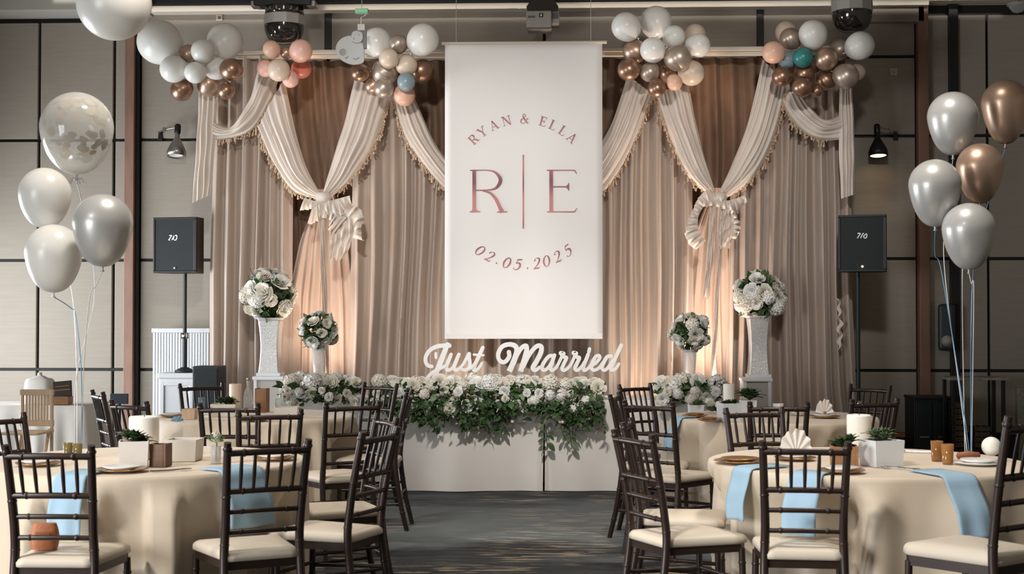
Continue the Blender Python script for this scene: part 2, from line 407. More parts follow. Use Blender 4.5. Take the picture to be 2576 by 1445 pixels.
# ------------------------------------------------------------------ backdrop curtains
YC = 13.12
def folds(n, seed, jitter=.5, pw=1.0):
    rnd = random.Random(seed); ws = [1 + jitter * (rnd.random() * 2 - 1) for _ in range(n)]; am = [.55 + .45 * rnd.random() for _ in range(n)]
    tot = sum(ws); edges = [0]
    for w in ws: edges.append(edges[-1] + w / tot)
    def f(u):
        u = min(max(u, 0), .99999)
        for i in range(n):
            if u <= edges[i + 1]:
                t = (u - edges[i]) / (edges[i + 1] - edges[i]); return am[i] * (.5 - .5 * math.cos(2 * PI * t)) ** pw
        return 0
    return f
def drape(name, label, m, left, right, top, bot, Y, n, amp, seed, nu=None, nv=26, group=None, flare=0, cat='curtain'):
    """left/right: tables z->x ; top: table u->z ; n folds"""
    f = folds(n, seed, .55, 1.5); f2 = folds(n * 2 + 3, seed + 70, .7); rnd = random.Random(seed + 5); nu = nu or n * 14
    ph = [rnd.random() * 6 for _ in range(4)]
    rows = []
    for j in range(nv + 1):
        v = j / nv; row = []
        for i in range(nu + 1):
            u = i / nu; zt = interp(u, top); z = lerp(zt, bot, v)
            xl, xr = interp(z, left), interp(z, right)
            uu = u + .010 * math.sin(3 * v + ph[0] + 5 * u) + .006 * math.sin(9 * v + ph[1] + 11 * u)
            y = Y - amp * (f(uu) * .88 + .12 * f2(uu)) * (.75 + .35 * v) - .012 * math.sin(4 * v + 9 * u + ph[2]) - flare * v * v
            row.append((lerp(xl, xr, u), y, z))
        rows.append(row)
    mb = MB(); mb.quadgrid(rows); o = mb.build(name, m); tag(o, label, cat, group); return o
def cx(px): return onY(px, 500, YC).x
def cz(py, px=1288): return onY(px, py, YC).z
ZR = cz(140)
ZK = cz(490)
const = lambda v: [(0, v)]
# rail
rl = thing('curtain_rail', (cx(1340), YC, ZR), 'long white curtain rail carrying the wedding backdrop', 'rail')
xa, xb = cx(522) - cx(1340), cx(2158) - cx(1340)
t = MB(); t.box2((xa, -.13, .005), (xb, -.05, .045), .008); t.build('upper_rail', 'rail', rl)
t = MB(); t.box2((xa, -.11, -.03), (xb, -.05, .003), .006); t.build('lower_rail', 'rail', rl)
for x in (xa + .2, 0.02, xb - .2):
    t = MB(); t.box2((x - .02, -.06, .008), (x + .02, YB - YC, .03)); t.build('wall_bracket', 'rail', rl)
# back layer of dark pleats
drape('backdrop_curtain', 'dark brown finely pleated curtain behind the V openings', 'brown', const(cx(540)), const(cx(2140)), const(ZR), .02, YC + .23, 44, .11, 3, nu=44 * 11, nv=14)
# taupe panels; each top edge is hidden behind a swag
def ztab(*pp): return sorted([(cz(y), cx(x)) for x, y in pp])
def toptab(a, b, *pp): return [((cx(x) - cx(a)) / (cx(b) - cx(a)), cz(y)) for x, y in pp]
drape('backdrop_curtain', 'taupe velvet curtain panel at far left beside the left speaker', 'taupe', ztab((538, 300), (528, 700), (528, 1180)),
      const(cx(737)), toptab(534, 737, (534, 142), (688, 142), (700, 265), (737, 345)), .02, YC, 6, .20, 11)
drape('backdrop_curtain', 'taupe velvet curtain panel left of the white banner', 'taupe', ztab((889, 300), (884, 640), (868, 1180)),
      const(cx(1330)), toptab(885, 1330, (885, 300), (930, 270), (985, 225), (1020, 285), (1060, 330), (1118, 420), (1330, 420)), .02, YC, 12, .20, 12)
drape('backdrop_curtain', 'taupe velvet curtain panel right of the white banner', 'taupe', const(cx(1330)),
      ztab((1742, 300), (1742, 560), (1748, 1180)), toptab(1330, 1743, (1330, 420), (1516, 420), (1570, 320), (1642, 225), (1690, 310), (1743, 380)), .02, YC, 11, .19, 13)
drape('backdrop_curtain', 'taupe velvet curtain panel at far right beside the right speaker', 'taupe', ztab((1838, 440), (1832, 700), (1818, 1180)),
      ztab((2142, 240), (2140, 700), (2150, 980), (2172, 1180)), toptab(1835, 2142, (1835, 445), (1880, 330), (1960, 200), (2142, 180)), .02, YC, 10, .20, 14)
# peach sheers falling from the two knots
drape('backdrop_curtain', 'peach sheer curtain falling from the left knot to the floor', 'peach', ztab((796, 490), (752, 600), (720, 760), (712, 1180)),
      ztab((838, 490), (880, 600), (900, 760), (910, 1180)), const(ZK + .06), .02, YC + .06, 7, .055, 15)
drape('backdrop_curtain', 'peach sheer curtain falling from the right knot to the floor', 'peach', ztab((1788, 490), (1742, 600), (1716, 760), (1712, 1180)),
      ztab((1828, 490), (1852, 600), (1862, 760), (1876, 1180)), const(ZK + .06), .02, YC + .06, 7, .055, 16)

# ------------------------------------------------------------------ swags
YS = 12.86
def tassels(path, parent, seed, size=.042, step=.012, dens=1.0):
    rnd = random.Random(seed); mb = MB()
    L = sum(((Vector(b) - Vector(a)).length for a, b in zip(path, path[1:])))
    n = int(L / step)
    for p in resample(path, n):
        if rnd.random() > dens: continue
        h = size * (.35 + 1.2 * rnd.random() ** 2); r = .005 + .007 * rnd.random()
        x, y, z = p.x + rnd.uniform(-.012, .012), p.y - rnd.uniform(0, .03), p.z + rnd.uniform(-.01, .015)
        dx = rnd.uniform(-.015, .015)
        mb.tube([(x, y, z), (x + dx * .5, y - .004, z - h * .5), (x + dx, y, z - h)], [.003, r * .6, r], 5, True, False)
    o = mb.build('bead_fringe', 'fringe', parent); o['kind'] = 'stuff'; o['label'] = 'gold bead fringe'; return o
def swag(name, label, upper, lower, Y, nf, amp, seed, bulge=.10, m='cream', fringe=None, nu=48, gather=(.5, .5), cat='drapery', endY=(0, 0)):
    U = resample([onY(x, y, Y) for x, y in cr(upper, 8)], nu + 1); Lo = resample([onY(x, y, Y) for x, y in cr(lower, 8)], nu + 1)
    nv = nf * 7; f = folds(nf, seed, .55); rnd = random.Random(seed); ph = rnd.random() * 6
    rows = []
    for i in range(nu + 1):
        u = i / nu; a = amp * (1 - gather[0] * (1 - u) ** 3) * (1 - gather[1] * u ** 3)
        dy = endY[0] * (1 - u) + endY[1] * u
        row = []
        for j in range(nv + 1):
            v = j / nv; p = U[i].lerp(Lo[i], v)
            vv = v + .03 * math.sin(4 * u + ph) * math.sin(PI * v) + .012 * math.sin(13 * u + 7 * v + ph)
            row.append((p.x, p.y + dy - bulge * math.sin(PI * min(1, v * .9 + .1)) * (.4 + .6 * math.sin(PI * u)) - a * f(vv) - .008 * math.sin(17 * u + 3 * v), p.z - .02 * a * f(vv)))
        rows.append(row)
    root = thing(name, (0, 0, 0), label, cat)
    c0 = Vector(rows[nu // 2][nv // 2]); root.location = c0
    mb = MB(); mb.quadgrid([[tuple(Vector(p) - c0) for p in r] for r in rows]); mb.build('draped_cloth', m, root)
    if fringe:
        edge = [Vector(r[-1]) - c0 for r in rows]; a, b = fringe
        tassels(edge[int(a * nu):int(b * nu) + 1], root, seed)
    return root
A_ = 'swag_drape'
swag(A_, 'cream cascade tail hanging at the far left end of the backdrop', [(502, 215), (496, 340), (484, 512)], [(548, 225), (542, 350), (530, 492)], YS - .02, 4, .05, 21, .02, gather=(.5, 0))
swag(A_, 'short cream swag drooping between the white-gold and the pink balloon clusters', [(538, 298), (552, 315), (585, 318), (630, 250), (652, 165)], [(540, 352), (570, 350), (625, 335), (668, 285), (700, 205)], YS, 5, .05, 22, .1, fringe=(.05, .85), gather=(.3, .6))
swag(A_, 'cream swag running from the pink balloon cluster down to the left knot', [(718, 200), (738, 300), (768, 410), (806, 488)], [(648, 325), (676, 390), (735, 480), (808, 502)], YS, 6, .06, 23, .12, fringe=(0, .95), gather=(.2, .75))
swag(A_, 'cream swag rising from the left knot to the cluster with the blue balloon', [(812, 490), (836, 410), (868, 310), (892, 200)], [(822, 503), (886, 452), (945, 360), (985, 240)], YS, 6, .06, 24, .12, fringe=(.12, .95), gather=(.75, .4))
swag(A_, 'cream swag passing behind the left edge of the white banner', [(1030, 215), (1062, 290), (1100, 370), (1160, 450)], [(988, 245), (1020, 350), (1085, 440), (1160, 520)], YS + .04, 5, .055, 25, .1, fringe=(.05, 1), gather=(.5, .2))
swag(A_, 'cream swag passing behind the right edge of the white banner', [(1470, 420), (1530, 330), (1560, 250), (1578, 190)], [(1470, 520), (1535, 465), (1600, 350), (1642, 240)], YS + .04, 5, .055, 26, .1, fringe=(.1, .98), gather=(.2, .5))
swag(A_, 'cream swag running down to the right knot from its left side', [(1732, 215), (1748, 300), (1772, 400), (1800, 486)], [(1646, 235), (1680, 340), (1735, 450), (1802, 502)], YS, 6, .06, 27, .12, fringe=(.02, .9), gather=(.4, .75))
swag(A_, 'cream swag rising from the right knot to the cluster with the teal balloon', [(1806, 488), (1838, 420), (1880, 310), (1918, 150)], [(1816, 503), (1880, 465), (1940, 370), (1978, 225)], YS, 6, .06, 28, .12, fringe=(.12, .98), gather=(.75, .4))
swag(A_, 'short cream swag drooping under the teal and copper balloon cluster', [(2008, 228), (2040, 275), (2075, 302), (2112, 292)], [(1962, 240), (1990, 305), (2050, 350), (2112, 352)], YS, 5, .05, 29, .1, fringe=(.08, .85), gather=(.5, .3))
swag(A_, 'cream cascade tail hanging at the far right end of the backdrop', [(2112, 215), (2110, 370), (2116, 500)], [(2144, 215), (2150, 370), (2148, 490)], YS - .02, 4, .05, 30, .02, gather=(.5, 0))

def ruffle(path, width, amp, freq, seed, normal=(0, -1, 0), nv=5):
    """frilled strip along a world path, hanging below it"""
    rnd = random.Random(seed); P = resample(cr(path, 8), 130); rows = []; ph = rnd.random() * 6
    for i, p in enumerate(P):
        u = i / (len(P) - 1); t = (P[min(i + 1, len(P) - 1)] - P[max(i - 1, 0)]).normalized()
        side = t.cross(Vector(normal)).normalized()
        w = width * (.75 + .25 * math.sin(7 * u + ph))
        row = []
        for j in range(nv + 1):
            v = j / nv
            q = p + side * w * v + Vector(normal) * (amp * v * math.sin(freq * u * 2 * PI + 1.3 * math.sin(5 * u + ph)) + .03 * math.sin(PI * v))
            q += t * (.25 * amp * v * math.sin(freq * u * 4 * PI + ph))
            row.append(q)
        rows.append(row)
    return rows
def rosette(label, knot, strips, tails, seed):
    k = onY(knot[0], knot[1], YS - .1)
    root = thing('sash_drape', k, label, 'sash')
    mb = MB(); prof = [(0, -.055), (.05, -.045), (.075, 0), (.05, .045), (0, .05)]; mb.lathe(prof, 18, (0, 0, 0), sx=1.1, sy=.8)
    rnd = random.Random(seed); mb.v = [(x * (1 + .15 * math.sin(9 * z / .05 + 5 * x)), y * (1 + .2 * math.sin(40 * x + 30 * z)), z) for x, y, z in mb.v]
    mb.build('knot', 'cream', root)
    for i, (path, w, a, fr) in enumerate(strips):
        rows = ruffle([onY(x, y, YS - .12) for x, y in path], w, a, fr, seed + i)
        mb = MB(); mb.quadgrid([[tuple(Vector(q) - k) for q in r] for r in rows]); mb.build('ruffle', 'cream', root)
    for i, (L, Rr) in enumerate(tails):
        a = resample([onY(x, y, YS - .1) for x, y in cr(L, 8)], 40); b = resample([onY(x, y, YS - .1) for x, y in cr(Rr, 8)], 40)
        f = folds(4, seed + 40 + i); rows = []
        for ii in range(40):
            rows.append([tuple(a[ii].lerp(b[ii], j / 24) + Vector((0, -.05 * f(j / 24) - .02 * math.sin(ii * .5 + j * .3), .015 * math.sin(j * .9) * (ii / 40))) - k) for j in range(25)])
        mb = MB(); mb.quadgrid(rows); mb.build('tail', 'cream', root)
rosette('cream ruffled sash with a short tail tied at the left knot', (812, 498),
        [([(766, 498), (795, 506), (825, 506), (850, 500), (880, 492)], .16, .035, 7), ([(790, 512), (822, 522), (850, 530), (872, 548)], .19, .04, 6),
         ([(862, 540), (884, 556), (890, 580), (886, 600)], -.13, .035, 5)],
        [([(826, 505), (836, 560), (830, 610), (828, 652)], [(862, 508), (890, 560), (884, 610), (864, 654)]),
         ([(798, 512), (806, 620), (811, 760), (814, 955)], [(818, 512), (820, 620), (823, 760), (828, 957)])], 50)
rosette('cream ruffled rosette with long tails tied at the right knot', (1806, 498),
        [([(1800, 508), (1774, 518), (1757, 545), (1758, 580), (1776, 606)], .135, .042, 9), ([(1770, 500), (1800, 506), (1835, 504), (1872, 492)], .10, .035, 7),
         ([(1840, 600), (1842, 570), (1838, 540), (1828, 512)], .07, .035, 7)],
        [([(1786, 508), (1780, 620), (1772, 700), (1766, 752)], [(1800, 508), (1798, 620), (1790, 700), (1784, 750)]),
         ([(1804, 508), (1802, 640), (1796, 800), (1786, 950)], [(1824, 508), (1816, 640), (1806, 800), (1804, 952)]),
         ([(1812, 505), (1808, 570), (1806, 625)], [(1848, 505), (1850, 560), (1838, 622)])], 60)
# loose sheer strip on the right panel
sw = thing('sheer_drape', onY(2111, 830, YC - .19), 'narrow white sheer strip hanging on the far right curtain panel', 'drapery')
k = Vector(sw.location)
a = resample([onY(x, y, YC - .17) for x, y in cr([(2104, 752), (2108, 800), (2106, 850), (2110, 885)], 8)], 24); b = resample([onY(x, y, YC - .16) for x, y in cr([(2112, 752), (2117, 800), (2118, 850), (2114, 885)], 8)], 24)
mb = MB(); mb.quadgrid([[tuple(a[i].lerp(b[i], j / 4) + Vector((.012 * math.sin(i * 1.3), -.02 * math.sin(i * .9 + j), 0)) - k) for j in range(5)] for i in range(24)]); mb.build('strip', 'cream', sw)

# ------------------------------------------------------------------ banner with printing
YBN = 12.62
def bpt(px, py): return onY(px, py, YBN)
bl, br_, bt, bb_ = bpt(1119, 500).x, bpt(1515.5, 500).x, bpt(1317, 109).z, bpt(1317, 852).z
bc = Vector(((bl + br_) / 2, YBN, (bt + bb_) / 2))
ban = thing('wedding_banner', bc, 'tall white hanging banner printed with rose-gold initials R and E', 'banner')
nx, nz = 24, 40; rows = []
for j in range(nz + 1):
    rows.append([(lerp(bl, br_, i / nx) - bc.x, .004 * math.sin(i * .7) * (j / nz) + .0, lerp(bt, bb_, j / nz) - bc.z) for i in range(nx + 1)])
mb = MB(); mb.quadgrid(rows); cl_ = mb.build('banner_cloth', 'banner', ban)
md = cl_.modifiers.new('thick', 'SOLIDIFY'); md.thickness = .004; md.offset = 1
t = MB(); w2 = (br_ - bl) / 2
t.tube([(-w2 - .03, 0, bt - bc.z + .004), (w2 + .04, 0, bt - bc.z + .004)], .014, 10); t.build('top_rod', 'rail', ban)
t = MB(); t.box2((-w2, -.012, bb_ - bc.z - .004), (w2, .012, bb_ - bc.z + .045), .005); t.build('bottom_bar', 'banner', ban)
for x in (-w2 + .1, w2 - .1):
    t = MB(); t.tube([(x, 0, bt - bc.z), (x, 0, ZC - bc.z)], .0025, 5); t.build('hanging_cord', 'rail', ban)

def ribbon2d(pts, n=6, curve=True):
    """[(x,y,w)] -> rows of two 2D points"""
    P = cr(pts, n) if curve and len(pts) > 2 else [tuple(p) for p in pts]
    rows = []
    for i, (x, y, w) in enumerate(P):
        a = P[max(i - 1, 0)]; b = P[min(i + 1, len(P) - 1)]
        dx, dy = b[0] - a[0], b[1] - a[1]; L = math.hypot(dx, dy) or 1
        nx_, ny_ = -dy / L, dx / L
        rows.append(((x + nx_ * w / 2, y + ny_ * w / 2), (x - nx_ * w / 2, y - ny_ * w / 2)))
    return rows
T, q = .15, .05
def G(T, q):
    ln = lambda x0, y0, x1, y1, w: [(x0, y0, w), (x1, y1, w)]
    tri = lambda x0, y0, x1, y1, w0, w1: [(x0, y0, w0), (x1, y1, w1)]
    return {
        'R': [ln(.17, 0, .17, 1, T), ln(0, q / 2, .34, q / 2, q), ln(0, 1 - q / 2, .2, 1 - q / 2, q),
              [(.17, 1 - q / 2, q), (.40, 1 - q / 2, q), (.58, .93, T * .7), (.66, .75, T), (.58, .57, T * .7), (.42, .49, q), (.17, .48, q)],
              [(.36, .49, q), (.5, .40, T * .8), (.62, .2, T), (.70, .0, T)], ln(.60, q / 2, .86, q / 2, q)],
        'Y': [ln(.08, 1, .40, .45, T), ln(.74, 1, .42, .45, q), ln(.40, .5, .40, 0, T), ln(-.06, 1 - q / 2, .24, 1 - q / 2, q), ln(.58, 1 - q / 2, .88, 1 - q / 2, q), ln(.22, q / 2, .58, q / 2, q)],
        'A': [ln(.38, 1, .07, 0, q), ln(.38, 1, .72, 0, T), ln(.17, .34, .58, .34, q), ln(-.06, q / 2, .2, q / 2, q), ln(.56, q / 2, .9, q / 2, q)],
        'N': [ln(.12, 0, .12, 1, q), ln(.12, 1, .78, 0, T), ln(.78, 0, .78, 1, q), ln(0, q / 2, .25, q / 2, q), ln(-.04, 1 - q / 2, .14, 1 - q / 2, q), ln(.64, 1 - q / 2, .92, 1 - q / 2, q)],
        'E': [ln(.17, 0, .17, 1, T), ln(0, 1 - q / 2, .64, 1 - q / 2, q), tri(.62, 1 - q / 2, .69, .80, q * 1.5, q * .6), ln(0, q / 2, .66, q / 2, q), tri(.64, q / 2, .72, .20, q * 1.5, q * .6),
              ln(.17, .52, .50, .52, q), ln(.50, .40, .50, .64, q)],
        'L': [ln(.17, 0, .17, 1, T), ln(0, 1 - q / 2, .34, 1 - q / 2, q), ln(0, q / 2, .62, q / 2, q), tri(.60, q / 2, .68, .24, q * 1.5, q * .6)],
        '&': [[(.84, .03, T * .8), (.66, .16, T * .9), (.44, .46, T), (.28, .74, T * .7), (.30, .92, q), (.42, 1, q), (.54, .90, q), (.50, .74, q), (.26, .54, q), (.08, .36, T * .8), (.08, .14, T * .8), (.26, .0, q * 1.3), (.46, .06, q), (.64, .28, q), (.72, .48, q)],
              ln(.60, .5, .86, .5, q)],
        '0': [[(.34, 1, q), (.16, .86, T * .7), (.06, .5, T), (.16, .14, T * .7), (.34, 0, q), (.52, .14, T * .7), (.62, .5, T), (.52, .86, T * .7), (.34, 1, q)]],
        '2': [[(.10, .74, T), (.14, .92, q), (.33, 1, q), (.52, .90, T * .8), (.54, .68, T), (.40, .40, T * .7), (.20, .18, q), (.04, .04, q)], [(.04, .06, T * .6), (.30, .08, T * .8), (.56, .04, T * .6)], tri(.56, .04, .62, .2, q * 1.4, q * .6)],
        '5': [ln(.20, .95, .60, .97, T * .55), ln(.20, .97, .14, .56, q), [(.14, .56, q), (.32, .64, T * .6), (.52, .54, T), (.56, .32, T), (.44, .08, T * .6), (.24, 0, q), (.06, .06, q), (.08, .16, T * .7)]],
        '.': [[(.06, .06, T * 1.1), (.18, .06, T * 1.1)]],
    }
def print_glyph(ch, px, py, hpx, rot, shear, glyphs, wid):
    """one printed letter: centre px,py; cap height in px"""
    c = bpt(px, py) - bc; s = hpx * (YBN / F) / math.cos(0) * 1.0
    cr_, sr_ = math.cos(rot), math.sin(rot); mb = MB()
    for si, st in enumerate(glyphs[ch]):
        rows = ribbon2d(st, 7, len(st) > 2)
        out = []
        for ri, r in enumerate(rows):
            o = []
            for x, y in r:
                x2 = (x - wid / 2 + shear * (y - .5)) * s; y2 = (y - .5) * s
                o.append((x2 * cr_ - y2 * sr_, -.0002 * si - .000004 * ri, x2 * sr_ + y2 * cr_))
            out.append(o)
        mb.quadgrid(out, smooth=False)
    o = mb.build('printed_letter', 'ink', ban, (c.x, -.0075, c.z)); return o
GS = G(.15, .05); wids = {'R': .86, 'Y': .82, 'A': .8, 'N': .88, 'E': .7, 'L': .66, '&': .88, '0': .68, '2': .6, '5': .6, '.': .24}
for ch, px in zip('RYAN&ELLA', (1191.5, 1213.5, 1242, 1274, 1319.5, 1366, 1391, 1416, 1439)):
    a = math.asin((px - 1317) / 179); py = 478 - 179 * math.cos(a)
    print_glyph(ch, px, py, 24, -a, 0, GS, wids[ch])
for ch, px in zip('02.05.2025', (1208, 1232, 1249.5, 1275.5, 1302, 1327, 1350, 1375, 1402, 1428)):
    a = math.asin((px - 1318) / 190); py = 476 + 190 * math.cos(a)
    if ch == '.': py += 9
    print_glyph(ch, px, py, 27 if ch != '.' else 27, a, .22, GS, wids[ch]) if ch != '.' else print_glyph('.', px, py - 11 + 10, 25, a, 0, {'.': [[(.06, .44, .17), (.18, .44, .17)]]}, .24)
GB = G(.085, .03)
GB['R'] = [[(.10, 0, .085), (.10, 1, .085)], [(-.0, .015, .03), (.25, .015, .02)], [(0, .985, .02), (.12, .985, .03)],
           [(.10, .985, .025), (.42, .985, .025), (.60, .93, .05), (.715, .76, .085), (.62, .58, .06), (.44, .525, .03), (.10, .52, .025)],
           [(.30, .50, .02), (.46, .46, .05), (.60, .32, .075), (.70, .12, .085), (.76, .0, .10)], [(.64, .012, .024), (.88, .012, .024)],
           [(.07, .05, .03), (.03, .012, .03)], [(.14, .05, .03), (.2, .012, .03)]]
GB['E'] = [[(.10, 0, .085), (.10, 1, .085)], [(0, .985, .025), (.66, .985, .025)], [(.645, .985, .035), (.70, .90, .015)], [(0, .015, .025), (.66, .015, .025)], [(.645, .015, .035), (.70, .10, .015)],
           [(.10, .60, .025), (.50, .60, .025)], [(.51, .51, .02), (.51, .69, .02)], [(.46, .60, .03), (.50, .65, .02)], [(.46, .60, .03), (.50, .55, .02)]]
print_glyph('R', 1229.5, 481, 108, 0, 0, GB, .88); print_glyph('E', 1413.5, 481, 108, 0, 0, GB, .70)
print_glyph('|', 1316.5, 482.5, 186, 0, 0, {'|': [[(0, 0, .019), (0, 1, .019)]]}, 0)
# ------------------------------------------------------------------ head table
YH = 11.84; TZ = .75
hx = lambda px: onY(px, 1100, YH).x
def head_table():
    x0, x1 = hx(695), hx(1845); cxm = (x0 + x1) / 2
    r = thing('head_table', (cxm, YH + .35, 0), 'long head table under two white floor-length cloths', 'table')
    t = MB(); t.box2((x0 - cxm + .03, -.31, TZ - .03), (x1 - cxm - .03, .31, TZ - .002)); t.build('tabletop', 'box', r)
    for sx in (x0 - cxm + .2, -.05, x1 - cxm - .2):
        for sy in (-.25, .25):
            t = MB(); t.tube([(sx, sy, 0), (sx, sy, TZ - .03)], .018, 8); t.build('leg', 'metal', r)
head_table()
def long_cloth(label, pa, pb, seed, z0=.004):
    xa_, xb_ = hx(pa), hx(pb); rnd = random.Random(seed); ph = [rnd.random() * 6 for _ in range(4)]
    n = 110; rows = []
    c = Vector(((xa_ + xb_) / 2, YH + .35, 0))
    def f(x): return .5 + .5 * math.sin(5.1 * x + ph[0] + 1.5 * math.sin(2.3 * x + ph[1]))
    prof = [('t', .33), ('t', 0), ('t', -.322)] + [('d', k / 14) for k in range(15)]
    for kind, v in prof:
        row = []
        for i in range(n + 1):
            x = lerp(xa_, xb_, i / n); e = min(i, n - i) / n * (xb_ - xa_)
            if kind == 't': row.append((x - c.x, v, TZ + .003))
            else:
                z = lerp(TZ, z0, v); y = -.335 - .085 * v * f(x) - .012 * v * math.sin(14 * x + ph[2]) - .02 * v
                if e < .05: y += .03 * v * (1 - e / .05)
                row.append((x - c.x - (.012 * v if abs(xb_ - x) < .2 else 0) * (1 if pb < 1400 else 0), y, z + .0 * x))
        rows.append(row)
    mb = MB(); mb.quadgrid(rows)
    # back drop
    mb.quadgrid([[(lerp(xa_, xb_, i / 20) - c.x, .33, TZ + .003) for i in range(21)], [(lerp(xa_, xb_, i / 20) - c.x, .36, z0) for i in range(21)]])
    for xe in (xa_, xb_):
        if abs(xe - hx(1369.5)) < .1: continue
        mb.quadgrid([[(xe - c.x, lerp(-.335, .33, i / 12), TZ + .003) for i in range(13)], [(xe - c.x + (-.02 if xe == xa_ else .02), lerp(-.41, .36, i / 12), z0) for i in range(13)]])
    o = mb.build('tablecloth', 'cloth_w', None, c); tag(o, label, 'tablecloth')
long_cloth('white linen cloth over the longer left stretch of the head table', 692, 1369.2, 4)
long_cloth('white linen cloth over the shorter right stretch of the head table', 1370.2, 1848, 9)

# ------------------------------------------------------------------ flowers
def rose_mesh(name, m, seed, openness=1.0):
    rnd = random.Random(seed); mb = MB()
    rings = [(3, .16, .34, .95, .9), (4, .26, .55, .9, .8), (5, .34, .82, .74, .66), (6, .40, 1.0, .52, .5)]
    for n, ra, rb, h, hw in rings:
        o = rnd.random() * 6
        for k in range(n):
            th = o + 2 * PI * k / n + rnd.uniform(-.15, .15); half = 2 * PI / n * .62; hh = h * rnd.uniform(.88, 1.08); rbb = rb * openness * rnd.uniform(.9, 1.08)
            rows = []
            for j in range(5):
                v = j / 4; row = []
                for i in range(5):
                    u = i / 2 - 1
                    r_ = ra * .4 + (rbb - ra * .4) * (v ** .75) + (.06 if j == 4 else 0)
                    a = th + u * half * (1 - .35 * max(0, v - .6) / .4)
                    z = hh * v * (1 - .10 * u * u * v) - (.05 if j == 4 else 0) - .25 * h * 0
                    row.append((r_ * math.cos(a), r_ * math.sin(a), z - .35))
                rows.append(row)
            mb.quadgrid(rows)
    mb.lathe([(0, -.4), (.3, -.36), (.42, -.2), (.30, .1)], 8)
    return mb.mesh(name, m)
def puff_mesh(name, m, seed, n=120):
    rnd = random.Random(seed); mb = MB(); mb.lathe([(0, -.8), (.5, -.62), (.78, 0), (.5, .62), (0, .8)], 8)
    for i in range(n):
        z = 1 - 2 * (i + .5) / n; th = i * 2.39996; r_ = math.sqrt(1 - z * z); d = Vector((r_ * math.cos(th), r_ * math.sin(th), z))
        u = d.cross(Vector((.3, .5, .8))).normalized(); w = d.cross(u); s = .17 * rnd.uniform(.8, 1.25); a0 = rnd.random() * 6
        u2 = u * math.cos(a0) + w * math.sin(a0); w2 = d.cross(u2); k = rnd.uniform(.86, 1.05)
        mb.quadgrid([[d * (k + .08) - u2 * s - w2 * s, d * k - u2 * s, d * (k + .1) - u2 * s + w2 * s], [d * (k + .02) - w2 * s, d * (k - .12), d * (k + .02) + w2 * s],
                     [d * (k + .1) + u2 * s - w2 * s, d * k + u2 * s, d * (k + .08) + u2 * s + w2 * s]])
    return mb.mesh(name, m)
def bud_mesh(name, m):
    mb = MB(); mb.lathe([(0, -.9), (.35, -.75), (.62, -.2), (.58, .35), (.3, .85), (0, 1.0)], 9)
    for k in range(3):
        a = k * 2.1; rows = []
        for j in range(4):
            v = j / 3; rows.append([((.66 + .03 * v) * math.cos(a + u) * (1 - .25 * v * v), (.66 + .03 * v) * math.sin(a + u) * (1 - .25 * v * v), -.5 + 1.25 * v) for u in (-.8, 0, .8)])
        mb.quadgrid(rows)
    return mb.mesh(name, m)
ROSES = [rose_mesh('rose', 'petal', 1), rose_mesh('rose', 'petalw', 2, .9), rose_mesh('rose', 'petalw', 3, 1.05), rose_mesh('rose', 'petal', 4, .8)]
PUFFS = [puff_mesh('carnation', 'petalw', 5), puff_mesh('carnation', 'petal', 6)]
BUDS = [bud_mesh('bud', 'petalw'), bud_mesh('bud', 'petalp')]
def leaf_mesh(name, m, wd_=.34):
    mb = MB(); rows = []
    for j in range(6):
        v = j / 5; w = wd_ * math.sin(PI * min(1, v * .92 + .06)) ** .8; zc = .12 * math.sin(PI * v) - .12 * v * v
        rows.append([(-w, v, zc + .06), (0, v, zc), (w, v, zc + .06)])
    mb.quadgrid(rows); return mb.mesh(name, m)
LEAVES = [leaf_mesh('leaf', 'leaf'), leaf_mesh('leaf', 'leafl', .3), leaf_mesh('leaf', 'leaf', .24)]
def leaf_into(mb, p, d, up, s, wd_=.32):
    d = Vector(d).normalized(); up = Vector(up); side = d.cross(up)
    if side.length < .1: side = d.cross(Vector((1, .3, 0)))
    side.normalize(); nn = side.cross(d); p = Vector(p); rows = []
    for v, w in ((0, .04), (.3, .85), (.62, .9), (1, .03)):
        c = p + d * s * v + nn * s * (.14 * math.sin(PI * v) - .1 * v * v); rows.append([c - side * w * wd_ * s + nn * .05 * s, c, c + side * w * wd_ * s + nn * .05 * s])
    mb.quadgrid(rows)
def orient(o, d, spin=0):
    q = Vector(d).to_track_quat('Z', 'Y'); o.rotation_euler = (q @ Matrix.Rotation(spin, 3, 'Z').to_quaternion()).to_euler()
def orient_leaf(o, d, spin=0):
    q = Vector(d).to_track_quat('Y', 'Z'); o.rotation_euler = (q @ Matrix.Rotation(spin, 3, 'Y').to_quaternion()).to_euler()
def rdir(rnd, cone=None):
    while True:
        v = Vector((rnd.uniform(-1, 1), rnd.uniform(-1, 1), rnd.uniform(-1, 1)))
        if .1 < v.length < 1: return v.normalized()
def put(me, name, parent, p, s, d, spin=0, lf=False):
    o = link(name, me, parent, p); o.scale = (s, s, s) if not lf else (s, s, s)
    (orient_leaf if lf else orient)(o, d, spin); return o
